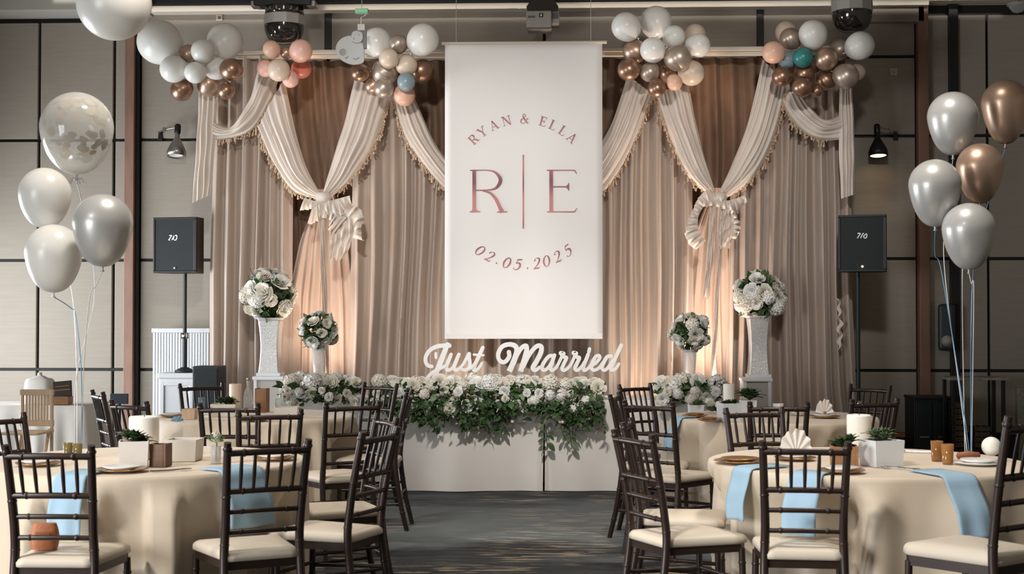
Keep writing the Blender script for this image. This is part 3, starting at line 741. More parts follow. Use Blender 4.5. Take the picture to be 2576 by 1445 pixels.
def flower_ball(label, px, py, Y, rpx, seed, nfl=26, base_py=None, group=None):
    c = onY(px, py, Y); r = rpx * depth(c) / F; rnd = random.Random(seed)
    bz = onY(px, base_py, Y).z - .05
    root = thing('rose_bouquet', c, label, 'bouquet')
    t = MB()
    for k in range(5):
        a = k * 1.256; t.tube([(.03 * math.cos(a), .03 * math.sin(a), -r * .4), (.02 * math.cos(a + .5), .02 * math.sin(a + .5), bz - c.z + .035)], .005, 5)
    t.build('stems', 'stem', root)
    mb = MB()
    for i in range(230):
        d = rdir(rnd); p = d * r * rnd.uniform(.40, .72); leaf_into(mb, p, d + rdir(rnd) * .9, rdir(rnd), r * rnd.uniform(.26, .44))
    o = mb.build('foliage', 'leaf', root); o['kind'] = 'stuff'
    pts = []
    for i in range(nfl):
        z = 1 - 2 * (i + .5) / nfl; th = i * 2.39996 + seed; q_ = math.sqrt(max(0, 1 - z * z)); d = Vector((q_ * math.cos(th), q_ * math.sin(th), z * .9 + .1))
        d = (d + rdir(rnd) * .22).normalized()
        if rnd.random() < .10: continue
        s = r * rnd.uniform(.25, .38)
        if rnd.random() < .25: put(rnd.choice(PUFFS), 'carnation', root, d * r * .82, s * .9, d, rnd.random() * 6)
        else: put(rnd.choice(ROSES), 'rose', root, d * r * .82, s, (d + rdir(rnd) * .3), rnd.random() * 6)
    for i in range(14):
        d = rdir(rnd); put(rnd.choice(LEAVES), 'leaf', root, d * r * .78, r * rnd.uniform(.28, .42), d + rdir(rnd) * .6, rnd.random() * 6, True)
    return root
def garland(label, pa, pb, seed, nfl, depth_drop, trails=(), top=.155, nfol=900):
    x0, x1 = hx(pa) + .04, hx(pb) - .04; rnd = random.Random(seed); c = Vector(((x0 + x1) / 2, YH + .14, TZ + .006))
    root = thing('flower_garland', c, label, 'flowers'); w = (x1 - x0) / 2
    mb = MB()
    for i in range(nfol):
        x = rnd.uniform(-w, w); u = rnd.random()
        if depth_drop > .1 and u < .55:
            z = -rnd.random() ** 1.3 * depth_drop * (.75 + .4 * math.sin(5 * x + seed)) ; y = -.255 - rnd.uniform(0, .07); d = Vector((rnd.uniform(-.7, .7), -.6, -.5 + rnd.uniform(-.5, .5)))
        else:
            z = rnd.uniform(0, top * .85); y = rnd.uniform(-.20, .12); d = Vector((rnd.uniform(-1, 1), -.5 + rnd.uniform(-.5, .5), rnd.uniform(0.05, .9)))
        leaf_into(mb, (x, y, max(z, .05) if y > -.21 else z), d, rdir(rnd), rnd.uniform(.045, .085))
    for i in range(int(nfol * .25)):
        leaf_into(mb, (rnd.uniform(-w, w), rnd.uniform(-.27, -.215), rnd.uniform(-.03, .07)), Vector((rnd.uniform(-1, 1), -.6, rnd.uniform(-.4, .6))), rdir(rnd), rnd.uniform(.045, .075))
    o = mb.build('foliage', 'leaf', root); o['kind'] = 'stuff'
    for i in range(nfl):
        x = -w + 2 * w * (i + rnd.random()) / nfl * .98 + .01; k = rnd.random()
        if k < .62:
            s = rnd.uniform(.052, .078); p = (x, rnd.uniform(-.20, .06), rnd.uniform(.10, top + .03) - .01); d = Vector((rnd.uniform(-.4, .4), -.7, rnd.uniform(.1, .8)))
        else:
            s = rnd.uniform(.036, .05); p = (x, rnd.uniform(-.32, -.25), rnd.uniform(-.35 * depth_drop, .08)); d = Vector((rnd.uniform(-.4, .4), -1, rnd.uniform(-.1, .4)))
        if p[2] < .10 and p[1] > -.215: p = (p[0], p[1], .10)
        if rnd.random() < .3: put(rnd.choice(PUFFS), 'carnation', root, p, s * 1.05, d, rnd.random() * 6)
        else: put(rnd.choice(ROSES), 'rose', root, p, s, d, rnd.random() * 6)
    for i in range(int(nfl * .38) if depth_drop > .1 else 0):
        x = rnd.uniform(-w * .9, w * .9); z = -rnd.uniform(.05, .85) * depth_drop; s = rnd.uniform(.018, .028)
        put(rnd.choice(BUDS), 'bud', root, (x, -.275 - rnd.uniform(0, .02), z), s, Vector((rnd.uniform(-.6, .6), -1, rnd.uniform(-.4, .4))), 0)
    for i in range(int(nfl * .8)):
        x = rnd.uniform(-w * .97, w * .97); z = rnd.uniform(-depth_drop * .8, top * .5) if depth_drop > .1 else rnd.uniform(.09, top * .7)
        y = -.29 if z < .09 else rnd.uniform(-.26, -.1)
        put(rnd.choice(LEAVES), 'leaf', root, (x, y, z), rnd.uniform(.055, .095), Vector((rnd.uniform(-1, 1), -.5, rnd.uniform(-.8, .3))), rnd.uniform(-1, 1), True)
    for px, py0, py1, n in trails:
        a = onY(px, py0, YH - .08) - c; b = onY(px + rnd.uniform(-14, 14), py1, YH - .085) - c
        path = cr([a + Vector((0, .06, .02)), a, a.lerp(b, .5) + Vector((rnd.uniform(-.02, .02), -.015, 0)), b], 6)
        t = MB(); t.tube(path, .003, 5); sp = t.build('trailing_sprig', 'stem', root)
        P = resample(path, n + 1)
        for k in range(1, n + 1):
            sd = -1 if k % 2 else 1
            put(rnd.choice(LEAVES), 'leaf', sp, P[k], rnd.uniform(.055, .085), Vector((sd * rnd.uniform(.4, 1), -.25, rnd.uniform(-.9, -.1))), rnd.uniform(-.6, .6), True)
    return root
garland('thick white rose garland trailing greenery over the front of the head table', 925, 1532, 3, 118, .215,
        [(1012, 1040, 1070, 5), (1090, 1040, 1066, 5), (1155, 1040, 1058, 4), (1188, 1045, 1072, 5), (1215, 1050, 1085, 6), (1238, 1055, 1098, 8), (1262, 1050, 1085, 6), (1275, 1045, 1075, 5), (1366, 1050, 1130, 9),
         (1428, 1050, 1128, 11), (1415, 1050, 1105, 8), (1440, 1050, 1095, 8), (1452, 1045, 1085, 6), (1478, 1045, 1072, 6), (1505, 1040, 1062, 5)], top=.115, nfol=1300)
garland('low white flower garland on the left end of the head table', 700, 922, 8, 42, .05, (), .14, 420)
garland('low white flower garland on the right end of the head table', 1640, 1836, 12, 34, .05, (), .14, 380)

# ------------------------------------------------------------------ 'Just Married' lettering
def sign():
    Y = 12.22
    def sp(x, y): return onY(1050 + x / 4.86, 850 + y / 4.86, Y)
    c = onY(1315, 905, Y); kk = depth(c) / F / 4.86
    root = thing('just_married_sign', c, 'large white cursive Just Married lettering standing on the head table', 'sign')
    L = {
     'J': [[(392, 98, 52), (330, 96, 52), (240, 108, 52), (160, 150, 50), (110, 220, 48), (102, 290, 46), (130, 340, 44), (178, 352, 42)],
           [(370, 84, 56), (330, 180, 62), (280, 310, 66), (235, 420, 62), (195, 520, 52), (178, 600, 48), (174, 690, 48)], [(340, 348, 40), (260, 385, 44), (170, 440, 44), (115, 510, 44), (92, 580, 44), (86, 690, 46)],
           [(228, 192, 34), (230, 244, 34)]],
     'u': [[(412, 206, 44), (380, 290, 46), (356, 360, 46), (378, 398, 42), (430, 370, 38), (470, 310, 38)], [(508, 206, 44), (474, 290, 46), (448, 362, 46), (472, 398, 42), (520, 372, 38)]],
     's': [[(520, 372, 36), (570, 310, 36), (632, 194, 40), (634, 250, 42), (644, 320, 42), (626, 378, 42), (580, 396, 40), (536, 380, 38)]],
     't': [[(800, 122, 46), (760, 210, 48), (716, 310, 48), (690, 376, 46), (704, 400, 42), (748, 376, 38), (788, 312, 34)], [(690, 206, 28), (750, 214, 28), (812, 214, 24)], [(610, 392, 36), (660, 366, 36), (716, 300, 36)]],
     'M': [[(1118, 176, 52), (1122, 232, 52), (1080, 290, 52), (1030, 296, 50), (992, 250, 50), (994, 180, 52), (1040, 108, 54), (1120, 82, 56), (1190, 98, 58), (1216, 150, 60), (1196, 240, 66), (1160, 330, 68), (1124, 412, 70)],
           [(1180, 320, 46), (1216, 220, 50), (1270, 130, 54), (1324, 98, 54), (1338, 140, 58), (1318, 230, 62), (1288, 330, 62), (1262, 412, 64)],
           [(1300, 350, 46), (1350, 240, 50), (1410, 150, 52), (1470, 100, 54), (1514, 112, 56), (1510, 180, 60), (1462, 280, 60), (1412, 366, 56), (1440, 398, 44), (1500, 360, 40)]],
     'a': [[(1668, 226, 44), (1610, 226, 46), (1556, 290, 46), (1522, 360, 46), (1546, 398, 42), (1600, 366, 40), (1660, 270, 40)], [(1676, 214, 44), (1644, 310, 46), (1626, 372, 44), (1650, 398, 40), (1700, 360, 38), (1752, 260, 38)]],
     'r': [[(1720, 330, 36), (1752, 264, 38), (1772, 206, 40)], [(1756, 190, 56), (1784, 196, 56)], [(1772, 206, 44), (1800, 240, 46), (1822, 250, 46), (1786, 330, 46), (1768, 380, 44), (1800, 398, 40), (1860, 350, 38), (1900, 280, 38)]],
     'r2': [[(1880, 320, 36), (1908, 264, 38), (1928, 204, 40)], [(1912, 188, 56), (1938, 194, 56)], [(1928, 204, 44), (1956, 240, 46), (1980, 250, 46), (1944, 330, 46), (1926, 380, 44), (1958, 398, 40), (2010, 350, 38), (2040, 300, 38)]],
     'i': [[(2086, 206, 44), (2054, 290, 46), (2026, 370, 46), (2044, 400, 40), (2096, 366, 38), (2140, 300, 36)], [(2104, 138, 42), (2096, 172, 42)]],
     'e': [[(2120, 350, 36), (2180, 310, 38), (2226, 256, 40), (2222, 220, 40), (2180, 232, 42), (2142, 300, 46), (2126, 366, 44), (2160, 398, 40), (2220, 370, 38), (2262, 310, 36)]],
     'd': [[(2370, 226, 42), (2320, 234, 44), (2280, 300, 46), (2256, 366, 44), (2284, 398, 40), (2330, 366, 40), (2390, 270, 40)], [(2492, 92, 44), (2446, 190, 46), (2396, 300, 46), (2366, 376, 44), (2382, 398, 40), (2424, 376, 38), (2464, 318, 32)]],
    }
    th = .03
    for ch, strokes in L.items():
        mb = MB()
        for si, st in enumerate(strokes):
            rows = ribbon2d(st, 8, len(st) > 2); out = []
            dth = .0022 * si
            def W3(p, y): v = sp(p[0], p[1]); return (v.x - c.x, y, v.z - c.z)
            a = -th / 2 - dth; b = th / 2 + dth
            out = [[W3(l, a - .00003 * i_), W3(r, a - .00003 * i_), W3(r, b + .00003 * i_), W3(l, b + .00003 * i_)] for i_, (l, r) in enumerate(rows)]
            mb.quadgrid(out, True, False); mb.poly(list(reversed(out[0]))); mb.poly(out[-1])
            for (x, y, w) in (st[0], st[-1]):
                if ch == 'J' and y > 650 or (ch == 'M' and y > 405): continue
                ring = [(x + w / 2 * math.cos(2 * PI * k / 14), y + w / 2 * math.sin(2 * PI * k / 14)) for k in range(14)]
                mb.quadgrid([[W3(p, a - .0014 - .0003 * (y > 200)) for p in ring], [W3(p, b + .0014 + .0003 * (y > 200)) for p in ring]], True, False)
                mb.poly([W3(p, a - .0014 - .0003 * (y > 200)) for p in ring]); mb.poly([W3(p, b + .0014 + .0003 * (y > 200)) for p in reversed(ring)])
        mb.build('letter', 'signw', root)
    zb = TZ + .004 - c.z
    for x, y in ((380, 395), (1290, 380), (2380, 390)):
        v = sp(x, y); t = MB(); t.tube([(v.x - c.x, .012, zb), (v.x - c.x, .012, v.z - c.z)], .008, 8); t.build('stand_rod', 'glass', root)
    t = MB(); v0, v1 = sp(60, 400), sp(2400, 400); t.box2((v0.x - c.x, -.05, zb), (v1.x - c.x, .06, zb + .012), .003); t.build('stand_base', 'signw', root)
sign()

# ------------------------------------------------------------------ vases and pedestals
def waisted_vase(label, pxl, pxr, pyt, pyb, Y):
    c = onY((pxl + pxr) / 2, pyb, Y); top = onY(pxl, pyt, Y).z - c.z; w = (onY(pxr, pyb, Y).x - onY(pxl, pyb, Y).x) / 2
    root = thing('waisted_vase', c, label, 'vase'); mb = MB(); rows = []
    n = 18
    for i in range(n + 1):
        v = i / n; k = w * (1 - .24 * math.sin(PI * (v * .86 + .08)) ** 1.2 + (.05 if v > .97 else 0)); z = top * v
        b_ = k * .86
        rows.append([(-k, -b_, z), (-b_, -k, z), (b_, -k, z), (k, -b_, z), (k, b_, z), (b_, k, z), (-b_, k, z), (-k, b_, z)])
    mb.quadgrid(rows, True, False); mb.poly(list(reversed(rows[0]))); mb.poly([(x * .95, y * .95, z - .03) for x, y, z in rows[-1]]); mb.build('body', 'mirrorvase', root)
    t = MB(); t.box2((-w * 1.04, -w * 1.04, 0), (w * 1.04, w * 1.04, .03), .004); t.build('foot', 'whitepaint', root)
    return c
def plinth(label, pxl, pxr, pyt, Y):
    a, b = onY(pxl, pyt, Y), onY(pxr, pyt, Y); w = (b.x - a.x); z = a.z
    root = thing('display_plinth', ((a.x + b.x) / 2, Y, 0), label, 'plinth')
    t = MB(); t.box2((-w / 2 + .015, -w / 2 + .015, 0), (w / 2 - .015, w / 2 - .015, z - .03)); t.build('core', 'greyplastic', root)
    for sx in (-1, 1):
        for sy in (-1, 1):
            t = MB(); t.box((sx * (w / 2 - .014), sy * (w / 2 - .014), (z - .03) / 2), (.028, .028, z - .03), 0, .004); t.build('corner_post', 'whitepaint', root)
    t = MB(); t.box2((-w / 2 - .01, -w / 2 - .01, z - .032), (w / 2 + .01, w / 2 + .01, z), .006); t.build('top', 'whitepaint', root)
    t = MB(); t.box2((-w / 2, -w / 2, 0), (w / 2, w / 2, .05), .006); t.build('base', 'whitepaint', root)
YP = 12.72
plinth('white framed plinth under the tall vase left of the sign', 646, 718, 946, YP)
waisted_vase('tall waisted pearl vase on the left plinth', 652, 710, 800, 946, YP)
plinth('white framed plinth under the tall vase right of the sign', 1866, 1936, 950, YP)
waisted_vase('tall waisted pearl vase on the right plinth', 1879, 1936, 795, 950, YP)
flower_ball('large white rose bouquet in the tall left vase', 676, 743, YP, 70, 5, 34, 800)
flower_ball('large white rose bouquet in the tall right vase', 1909, 743, YP, 66, 9, 34, 800)
def slim_vase(label, px, pyt, pyb, wpx, Y):
    c = onY(px, pyb, Y); c.z = TZ + .006; top = onY(px, pyt, Y).z - c.z; w = wpx / 2 * depth(c) / F
    root = thing('slim_glass_vase', c, label, 'vase')
    t = MB(); t.lathe([(0, .004), (w * .95, .004), (w, .0), (w * .75, .03), (w * .62, .10), (w * .72, top * .4), (w * .95, top), (w * .9, top), (w * .66, top * .4), (w * .55, .12), (0, .11)], 16); t.build('glass_body', 'glass', root)
    for zz in (top * .35,):
        t = MB(); t.lathe([(w * .70, zz), (w * .82, zz + .008), (w * .72, zz + .02)], 16); t.build('collar', 'metal', root)
slim_vase('slim glass vase left of the sign on the head table', 801, 870, 985, 36, YH + .45)
slim_vase('slim glass vase right of the sign on the head table', 1735, 880, 985, 38, YH + .45)
flower_ball('small white rose bouquet in the slim left vase', 801, 832, YH + .45, 51, 14, 22, 872)
flower_ball('small blush rose bouquet in the slim right vase', 1735, 836, YH + .45, 50, 18, 22, 882)

# ------------------------------------------------------------------ where the chairs stand
CHAIR_SPOTS = [
(124, 5.62, -2, 'dark chiavari chair at front left with a tan pouch on its ivory seat'),
(677, 5.82, 27, 'dark chiavari chair turned left beside the front left table, its draped blue napkin behind'),
(680, 7.80, 18, 'dark chiavari chair just behind the front left table, back to the camera, nearer the aisle'),
(958, 6.42, 68, 'nearest dark chiavari chair seen edge-on at the left of the aisle'),
(974, 7.35, 112, 'second dark chiavari chair from the front along the left side of the aisle'),
(888, 8.55, 29, 'dark chiavari chair at the back left table with its open ladder back toward the aisle'),
(1030, 9.80, 88, 'dark chiavari chair seen side-on against the white head table cloth left of the aisle'),
(958, 11.0, 142, 'dark chiavari chair under the left end of the rose garland, facing the back left table'),
(577, 8.40, 0, 'dark chiavari chair squarely turned away in front of the back left table'),
(246, 9.80, -62, 'dark chiavari chair left of the back left table, narrow back beside the gift table'),
(325, 8.65, -38, 'dark chiavari chair behind the pillar candle on the front left table'),
(0, 7.42, -115, 'dark chiavari chair cut by the left edge of the photo'),
(507, 10.95, -148, 'dark chiavari chair on the far side of the back left table near the floor speaker'),
(2024, 5.80, -7, 'dark chiavari chair at front right seen squarely from behind'),
(1590, 6.28, -66, 'nearest dark chiavari chair at the right of the aisle'),
(1576, 7.02, -101, 'second dark chiavari chair from the front along the right side of the aisle'),
(1630, 8.60, -38, 'dark chiavari chair at the back right table with its ladder back toward the aisle'),
(1545, 9.50, -104, 'dark chiavari chair with splayed feet right of the aisle, nearest the head table'),
(1596, 10.85, -138, 'dark chiavari chair under the right end of the rose garland, behind the aisle chairs'),
(1958, 8.50, -3, 'dark chiavari chair turned away in front of the back right table'),
(1895, 7.98, -164, 'dark chiavari chair on the far side of the front right table facing the camera'),
(2188, 10.70, 133, 'farthest dark chiavari chair by the right end of the backdrop curtain'),
(2200, 8.85, 23, 'dark chiavari chair between the two right tables behind the white pillar candle'),
(2604, 5.35, 36, 'dark chiavari chair cut by the right edge of the photo', 1.15),
]
def chair_frame(px, D, rz):
    a = R(rz) + YAW; p = XY(px, D); off = Vector((0, -.082, 0)); off.rotate(Matrix.Rotation(a, 3, 'Z')); return p - off, a
FRAMES = [chair_frame(*c[:3]) for c in CHAIR_SPOTS]
def press_limits(c, n):
    """per direction, how far out the cloth may hang before it meets a chair seat standing against it"""
    raw = []
    for k in range(n):
        th = 2 * PI * k / n; lim = .95
        for loc, a in FRAMES:
            if (loc - c).length > 1.7: continue
            ca, sa = math.cos(a), math.sin(a); r_ = .95
            while r_ > .3:
                x, y = c.x + r_ * math.cos(th) - loc.x, c.y + r_ * math.sin(th) - loc.y
                lx, ly = x * ca + y * sa, -x * sa + y * ca
                if abs(lx) < .235 and -.14 < ly < .43: break
                r_ -= .01
            while r_ > .3:
                x, y = c.x + r_ * math.cos(th) - loc.x, c.y + r_ * math.sin(th) - loc.y
                lx, ly = x * ca + y * sa, -x * sa + y * ca
                if not (abs(lx) < .235 and -.14 < ly < .43): break
                r_ -= .01
            if r_ > .31: lim = min(lim, r_)
        raw.append(lim)
    w = 2
    mn = [min(raw[(k + d) % n] for d in range(-w, w + 1)) for k in range(n)]
    return [sum(mn[(k + d) % n] for d in range(-w, w + 1)) / (2 * w + 1) for k in range(n)]
def pressed(rad, lim, z, fold):
    u = min(1, max(0, (.735 - z) / .20)); u = u * u * (3 - 2 * u)
    return min(rad, lerp(rad, lim - .05 * (1 - fold), u)) if lim < rad else rad

# ------------------------------------------------------------------ round tables
TABLES = {}
def round_table(key, px, D, r, label, clabel, m, seed):
    c = XY(px, D)
    root = thing('round_table', c, label, 'table')
    t = MB(); t.lathe([(0, TZ - .03), (r - .012, TZ - .03), (r - .01, TZ - .004), (0, TZ - .004)], 40); t.build('tabletop', 'box', root)
    for k in range(4):
        a = k * PI / 2 + .6; t = MB(); t.tube([(.45 * math.cos(a), .45 * math.sin(a), 0), (.40 * math.cos(a), .40 * math.sin(a), TZ - .03)], .016, 8); t.build('leg', 'metal', root)
    LIM = press_limits(c, 238); n = 238; f = folds(15, seed, .6, 1.8); rows = []
    for rr in (0.02, r * .5, r * .9, r - .01): rows.append([(rr * math.cos(2 * PI * k / n), rr * math.sin(2 * PI * k / n), TZ + .001) for k in range(n)])
    for j in range(19):
        t_ = (j / 18) ** 1.25; row = []
        for k in range(n):
            th = 2 * PI * k / n; rad = pressed(cloth_r(r, t_, th, f), LIM[k], lerp(TZ, .012, t_), f(k / n)); row.append((rad * math.cos(th), rad * math.sin(th), lerp(TZ - .002, .012, t_)))
        rows.append(row)
    mb = MB(); mb.quadgrid(rows, True); o = mb.build('tablecloth', m, None, c); tag(o, clabel, 'tablecloth')
    TABLES[key] = (c, r, f)
def cloth_r(r, t, th, f):
    u = (th / (2 * PI)) % 1
    s = min(1, t / .22); s = s * s * (3 - 2 * s)
    return r + .005 + s * (.004 + .066 * f(u)) + t * (.012 + .05 * f(u)) if t > 0 else r + .002
round_table('L1', 372, 6.86, .745, 'round guest table at front left', 'champagne cloth on the front left round table', 'cloth_c', 101)
round_table('R1', 2178, 6.80, .74, 'round guest table at front right', 'champagne cloth on the front right round table', 'cloth_c', 102)
round_table('L2', 640, 9.97, .70, 'round guest table at back left', 'champagne cloth on the back left round table', 'cloth_c', 103)
round_table('R2', 1945, 9.90, .70, 'round guest table at back right', 'champagne cloth on the back right round table', 'cloth_c', 104)

# ------------------------------------------------------------------ chiavari chairs
def chair_proto():
    root = thing('chiavari_chair', (0, 0, 0), 'x', 'chair', 'chiavari chairs around the guest tables')
    def bar(name, a, b, r, beads=(), r2=None, n=8):
        a, b = Vector(a), Vector(b); t = MB(); t.tube([a, a.lerp(b, .5), b], [r, r2 or r, r], n)
        for k in beads:
            p = a.lerp(b, k); d = (b - a).normalized() * .008; t.tube([p - d, p, p + d], [r * .9, r * 1.28, r * .9], n)
        t.build(name, 'chair', root)
    def post_pts(s): return [(s * .172, -.085, 0), (s * .166, -.035, .22), (s * .160, -.004, .45), (s * .157, -.012, .58), (s * .162, -.04, .74), (s * .170, -.082, .93)]
    for s in (-1, 1):
        P = cr(post_pts(s), 5); t = MB(); t.tube(P, [.0155 + .003 * math.sin(PI * i / (len(P) - 1)) for i in range(len(P))], 10)
        for z in (.12, .30, .50, .69, .905):
            p = min(P, key=lambda q: abs(q[2] - z)); t.tube([(p[0], p[1], p[2] - .009), p, (p[0], p[1], p[2] + .009)], [.016, .0205, .016], 10)
        t.build('back_post', 'chair', root)
        bar('front_leg', (s * .185, .375, 0), (s * .178, .365, .42), .015, (.25, .55, .85))
        for z in (.16, .27): bar('side_stretcher', (s * .180, .368, z), (s * .166, -.045 + .12 * (z - .1), z + .02), .009, (.5,))
    for z in (.17, .28): bar('front_stretcher', (-.182, .370, z), (.182, .370, z), .009, (.3, .7))
    bar('rear_stretcher', (-.166, -.035, .24), (.166, -.035, .24), .009, (.5,))
    def pz(z):
        P = cr(post_pts(1), 5); return min(P, key=lambda q: abs(q[2] - z))
    for nm, z, r in (('top_rail', .885, .0135), ('middle_rail', .727, .0125), ('back_rung', .642, .0105), ('back_rung', .557, .0105)):
        x, y, _ = pz(z); t = MB(); t.tube([(-x, y, z), (-x * .5, y - .010, z + .002), (0, y - .014, z + .003), (x * .5, y - .010, z + .002), (x, y, z)], r, 8)
        for k in (-.6, .6): t.tube([(k * x - .008, y - .009, z + .002), (k * x, y - .009, z + .002), (k * x + .008, y - .009, z + .002)], [r, r * 1.3, r], 8)
        t.build(nm, 'chair', root)
    for k in range(5):
        u = (k - 2) / 3; x0, y0, _ = pz(.727); x1, y1, _ = pz(.885)
        bar('spindle', (u * x0, y0 - .012, .735), (u * x1, y1 - .012, .878), .0065, (.5,), .0085, 7)
    def slab(z0, z1, grow, name, m, puff=0):
        pts = [(-.150, -.012), (-.188, .36), (-.165, .392), (.165, .392), (.188, .36), (.150, -.012)]
        out = []
        for i, p in enumerate(pts):
            a, b = Vector(pts[i - 1]), Vector(pts[(i + 1) % 6]); q = Vector(p)
            for t_ in (0, .25, .5, .75, 1):
                m0 = q.lerp(a, .16 * (1 - t_)) if t_ < .5 else q.lerp(b, .16 * (t_ - .0) * (1 if t_ > .5 else 0))
                out.append(m0)
        cx_, cy_ = 0, .19; N = len(out); rows = []
        lay = [(z0, .97), (z0 + .004, 1.0), (z1 - .018, 1.0), (z1 - .007, .975), (z1, .93), (z1 + puff, .6), (z1 + puff * 1.25, .05)] if puff else [(z0, 1), (z1, 1)]
        for z, k in lay: rows.append([((p.x) * k * grow, (cy_ + (p.y - cy_) * k * grow), z) for p in out])
        t = MB(); t.quadgrid(rows, True, bool(puff)); t.poly(list(reversed(rows[0]))); t.poly(rows[-1]); t.build(name, m, root)
    slab(.405, .438, .985, 'seat_frame', 'chair'); slab(.439, .478, 1.03, 'seat_cushion', 'seat', .010)
    return root
CHAIR0 = chair_proto(); used_chair = [False]
CHAIRS = []
def chair(px, D, rz, label, sz=1.0):
    o = CHAIR0 if not used_chair[0] else copy_tree(CHAIR0); used_chair[0] = True
    loc, a = chair_frame(px, D, rz)
    o.location = loc; o.rotation_euler = (0, 0, a); o.scale = (1, 1, sz); o['label'] = label; CHAIRS.append(o); return o
for c in CHAIR_SPOTS: chair(*c)
# ------------------------------------------------------------------ things on the tables
Z1 = TZ + .003
def tp(px, py): return onZ(px, py, Z1)
def pxm(p): return depth(p) / F
def pillar(label, px, py, wpx, hpx, m='candle'):
    p = tp(px, py); s = pxm(p); w = wpx * s / 2; h = hpx * s
    root = thing('pillar_candle', p, label, 'candle'); t = MB()
    t.lathe([(0, 0), (w * .97, 0), (w, .005), (w, h - .008), (w * .95, h), (w * .8, h - .002), (w * .4, h - .010), (0, h - .012)], 24); t.build('wax', m, root)
    t = MB(); t.tube([(0, 0, h - .012), (.002, 0, h + .006)], .0018, 5); t.build('wick', 'wick', root)
def cube_planter(label, px, py, wpx, hpx, m='whitepaint', plant=True, seed=1, rz=.2, plant_h=1.0):
    p = tp(px, py); s = pxm(p); w = wpx * s; h = hpx * s; p = p + Vector((0, w / 2, 0))
    root = thing('square_planter', p, label, 'planter', rz=rz); mb = MB(); k = w / 2
    def sq(k_, z): return [(-k_, -k_, z), (k_, -k_, z), (k_, k_, z), (-k_, k_, z)]
    rows = [sq(k * .92, 0), sq(k, h), sq(k * .9, h), sq(k * .86, h - .02)]
    mb.quadgrid(rows, True, False); mb.poly(list(reversed(rows[0]))); mb.build('pot', m, root)
    t = MB(); t.poly(sq(k * .87, h - .015)); t.build('soil', 'boxd', root)
    if plant: succulent(root, k, h, seed, plant_h)
def succulent(root, k, h, seed, ph=1.0):
    rnd = random.Random(seed); mb = MB()
    for c in range(5):
        cx_, cy_ = rnd.uniform(-.55, .55) * k, rnd.uniform(-.55, .55) * k; hh = h + rnd.uniform(-.01, .02) * ph
        for i in range(13):
            a = i * 2.4; el = .25 + .1 * i; d = Vector((math.cos(a) * math.cos(el), math.sin(a) * math.cos(el), math.sin(el)))
            leaf_into(mb, (cx_, cy_, hh - .012), d, (0, 0, 1), (.055 - .0015 * i) * ph, .3)
    mb.build('succulent', 'leafl' if seed % 2 else 'leaf', root)
def wood_box(label, px, py, wpx, hpx, m='boxd', plant=0, seed=1, rz=-.1):
    p = tp(px, py); s = pxm(p); w = wpx * s; h = hpx * s; p = p + Vector((0, w / 2, 0))
    root = thing('wooden_box', p, label, 'box', rz=rz); th = .012
    for nm, lo, hi in (('side_board', (-w / 2, -w / 2, 0), (-w / 2 + th, w / 2, h)), ('side_board', (w / 2 - th, -w / 2, 0), (w / 2, w / 2, h)),
                       ('front_board', (-w / 2 + th, -w / 2, 0), (w / 2 - th, -w / 2 + th, h * .98)), ('back_board', (-w / 2 + th, w / 2 - th, 0), (w / 2 - th, w / 2, h * .98)), ('bottom_board', (-w / 2 + th, -w / 2 + th, 0), (w / 2 - th, w / 2 - th, th))):
        t = MB(); t.box2(lo, hi, .002); t.build(nm, m, root)
    if plant: succulent(root, w / 2, h, seed, plant)
def tumbler(label, px, py, wpx, hpx, m='amberglass'):
    p = tp(px, py); s = pxm(p); w = wpx * s / 2; h = hpx * s
    root = thing('glass_tumbler', p, label, 'glass'); t = MB()
    t.lathe([(0, 0), (w * .82, 0), (w * .86, .006), (w, h), (w * .93, h), (w * .8, .012), (0, .012)], 20); t.build('glass_body', m, root)
def place_setting(label, px, py, rpx, m='charger', top='plate'):
    p = tp(px, py); s = pxm(p); r = rpx * s
    root = thing('charger_plate', p, label, 'plate'); t = MB()
    t.lathe([(0, .002), (r * .62, .002), (r * .7, .004), (r, .013), (r * .99, .016), (r * .72, .009), (r * .6, .007), (0, .007)], 32); t.build('charger', m, root)
    if top:
        q = r * .74; t = MB(); t.lathe([(0, .009), (q * .6, .009), (q, .024), (q * .98, .027), (q * .62, .014), (0, .014)], 32); t.build('china_plate', top, root)
    return root, r
def cutlery(label, px, py, rz, n=2):
    p = tp(px, py)
    root = thing('cutlery_set', p, label, 'cutlery', rz=rz)
    for i in range(n):
        x = i * .022; t = MB(); t.tube([(x, -.09, .006), (x, .0, .005), (x, .045, .007)], [.004, .003, .0025], 6)
        if i % 2 == 0: t.lathe([(0, .004), (.012, .006), (.014, .009), (0, .006)], 12, (x, .065, 0), sy=1.7)
        else:
            for k in (-1, 0, 1): t.tube([(x + k * .005, .045, .007), (x + k * .006, .09, .009)], .0018, 5)
        t.build('spoon' if i % 2 == 0 else 'fork', 'silver', root)
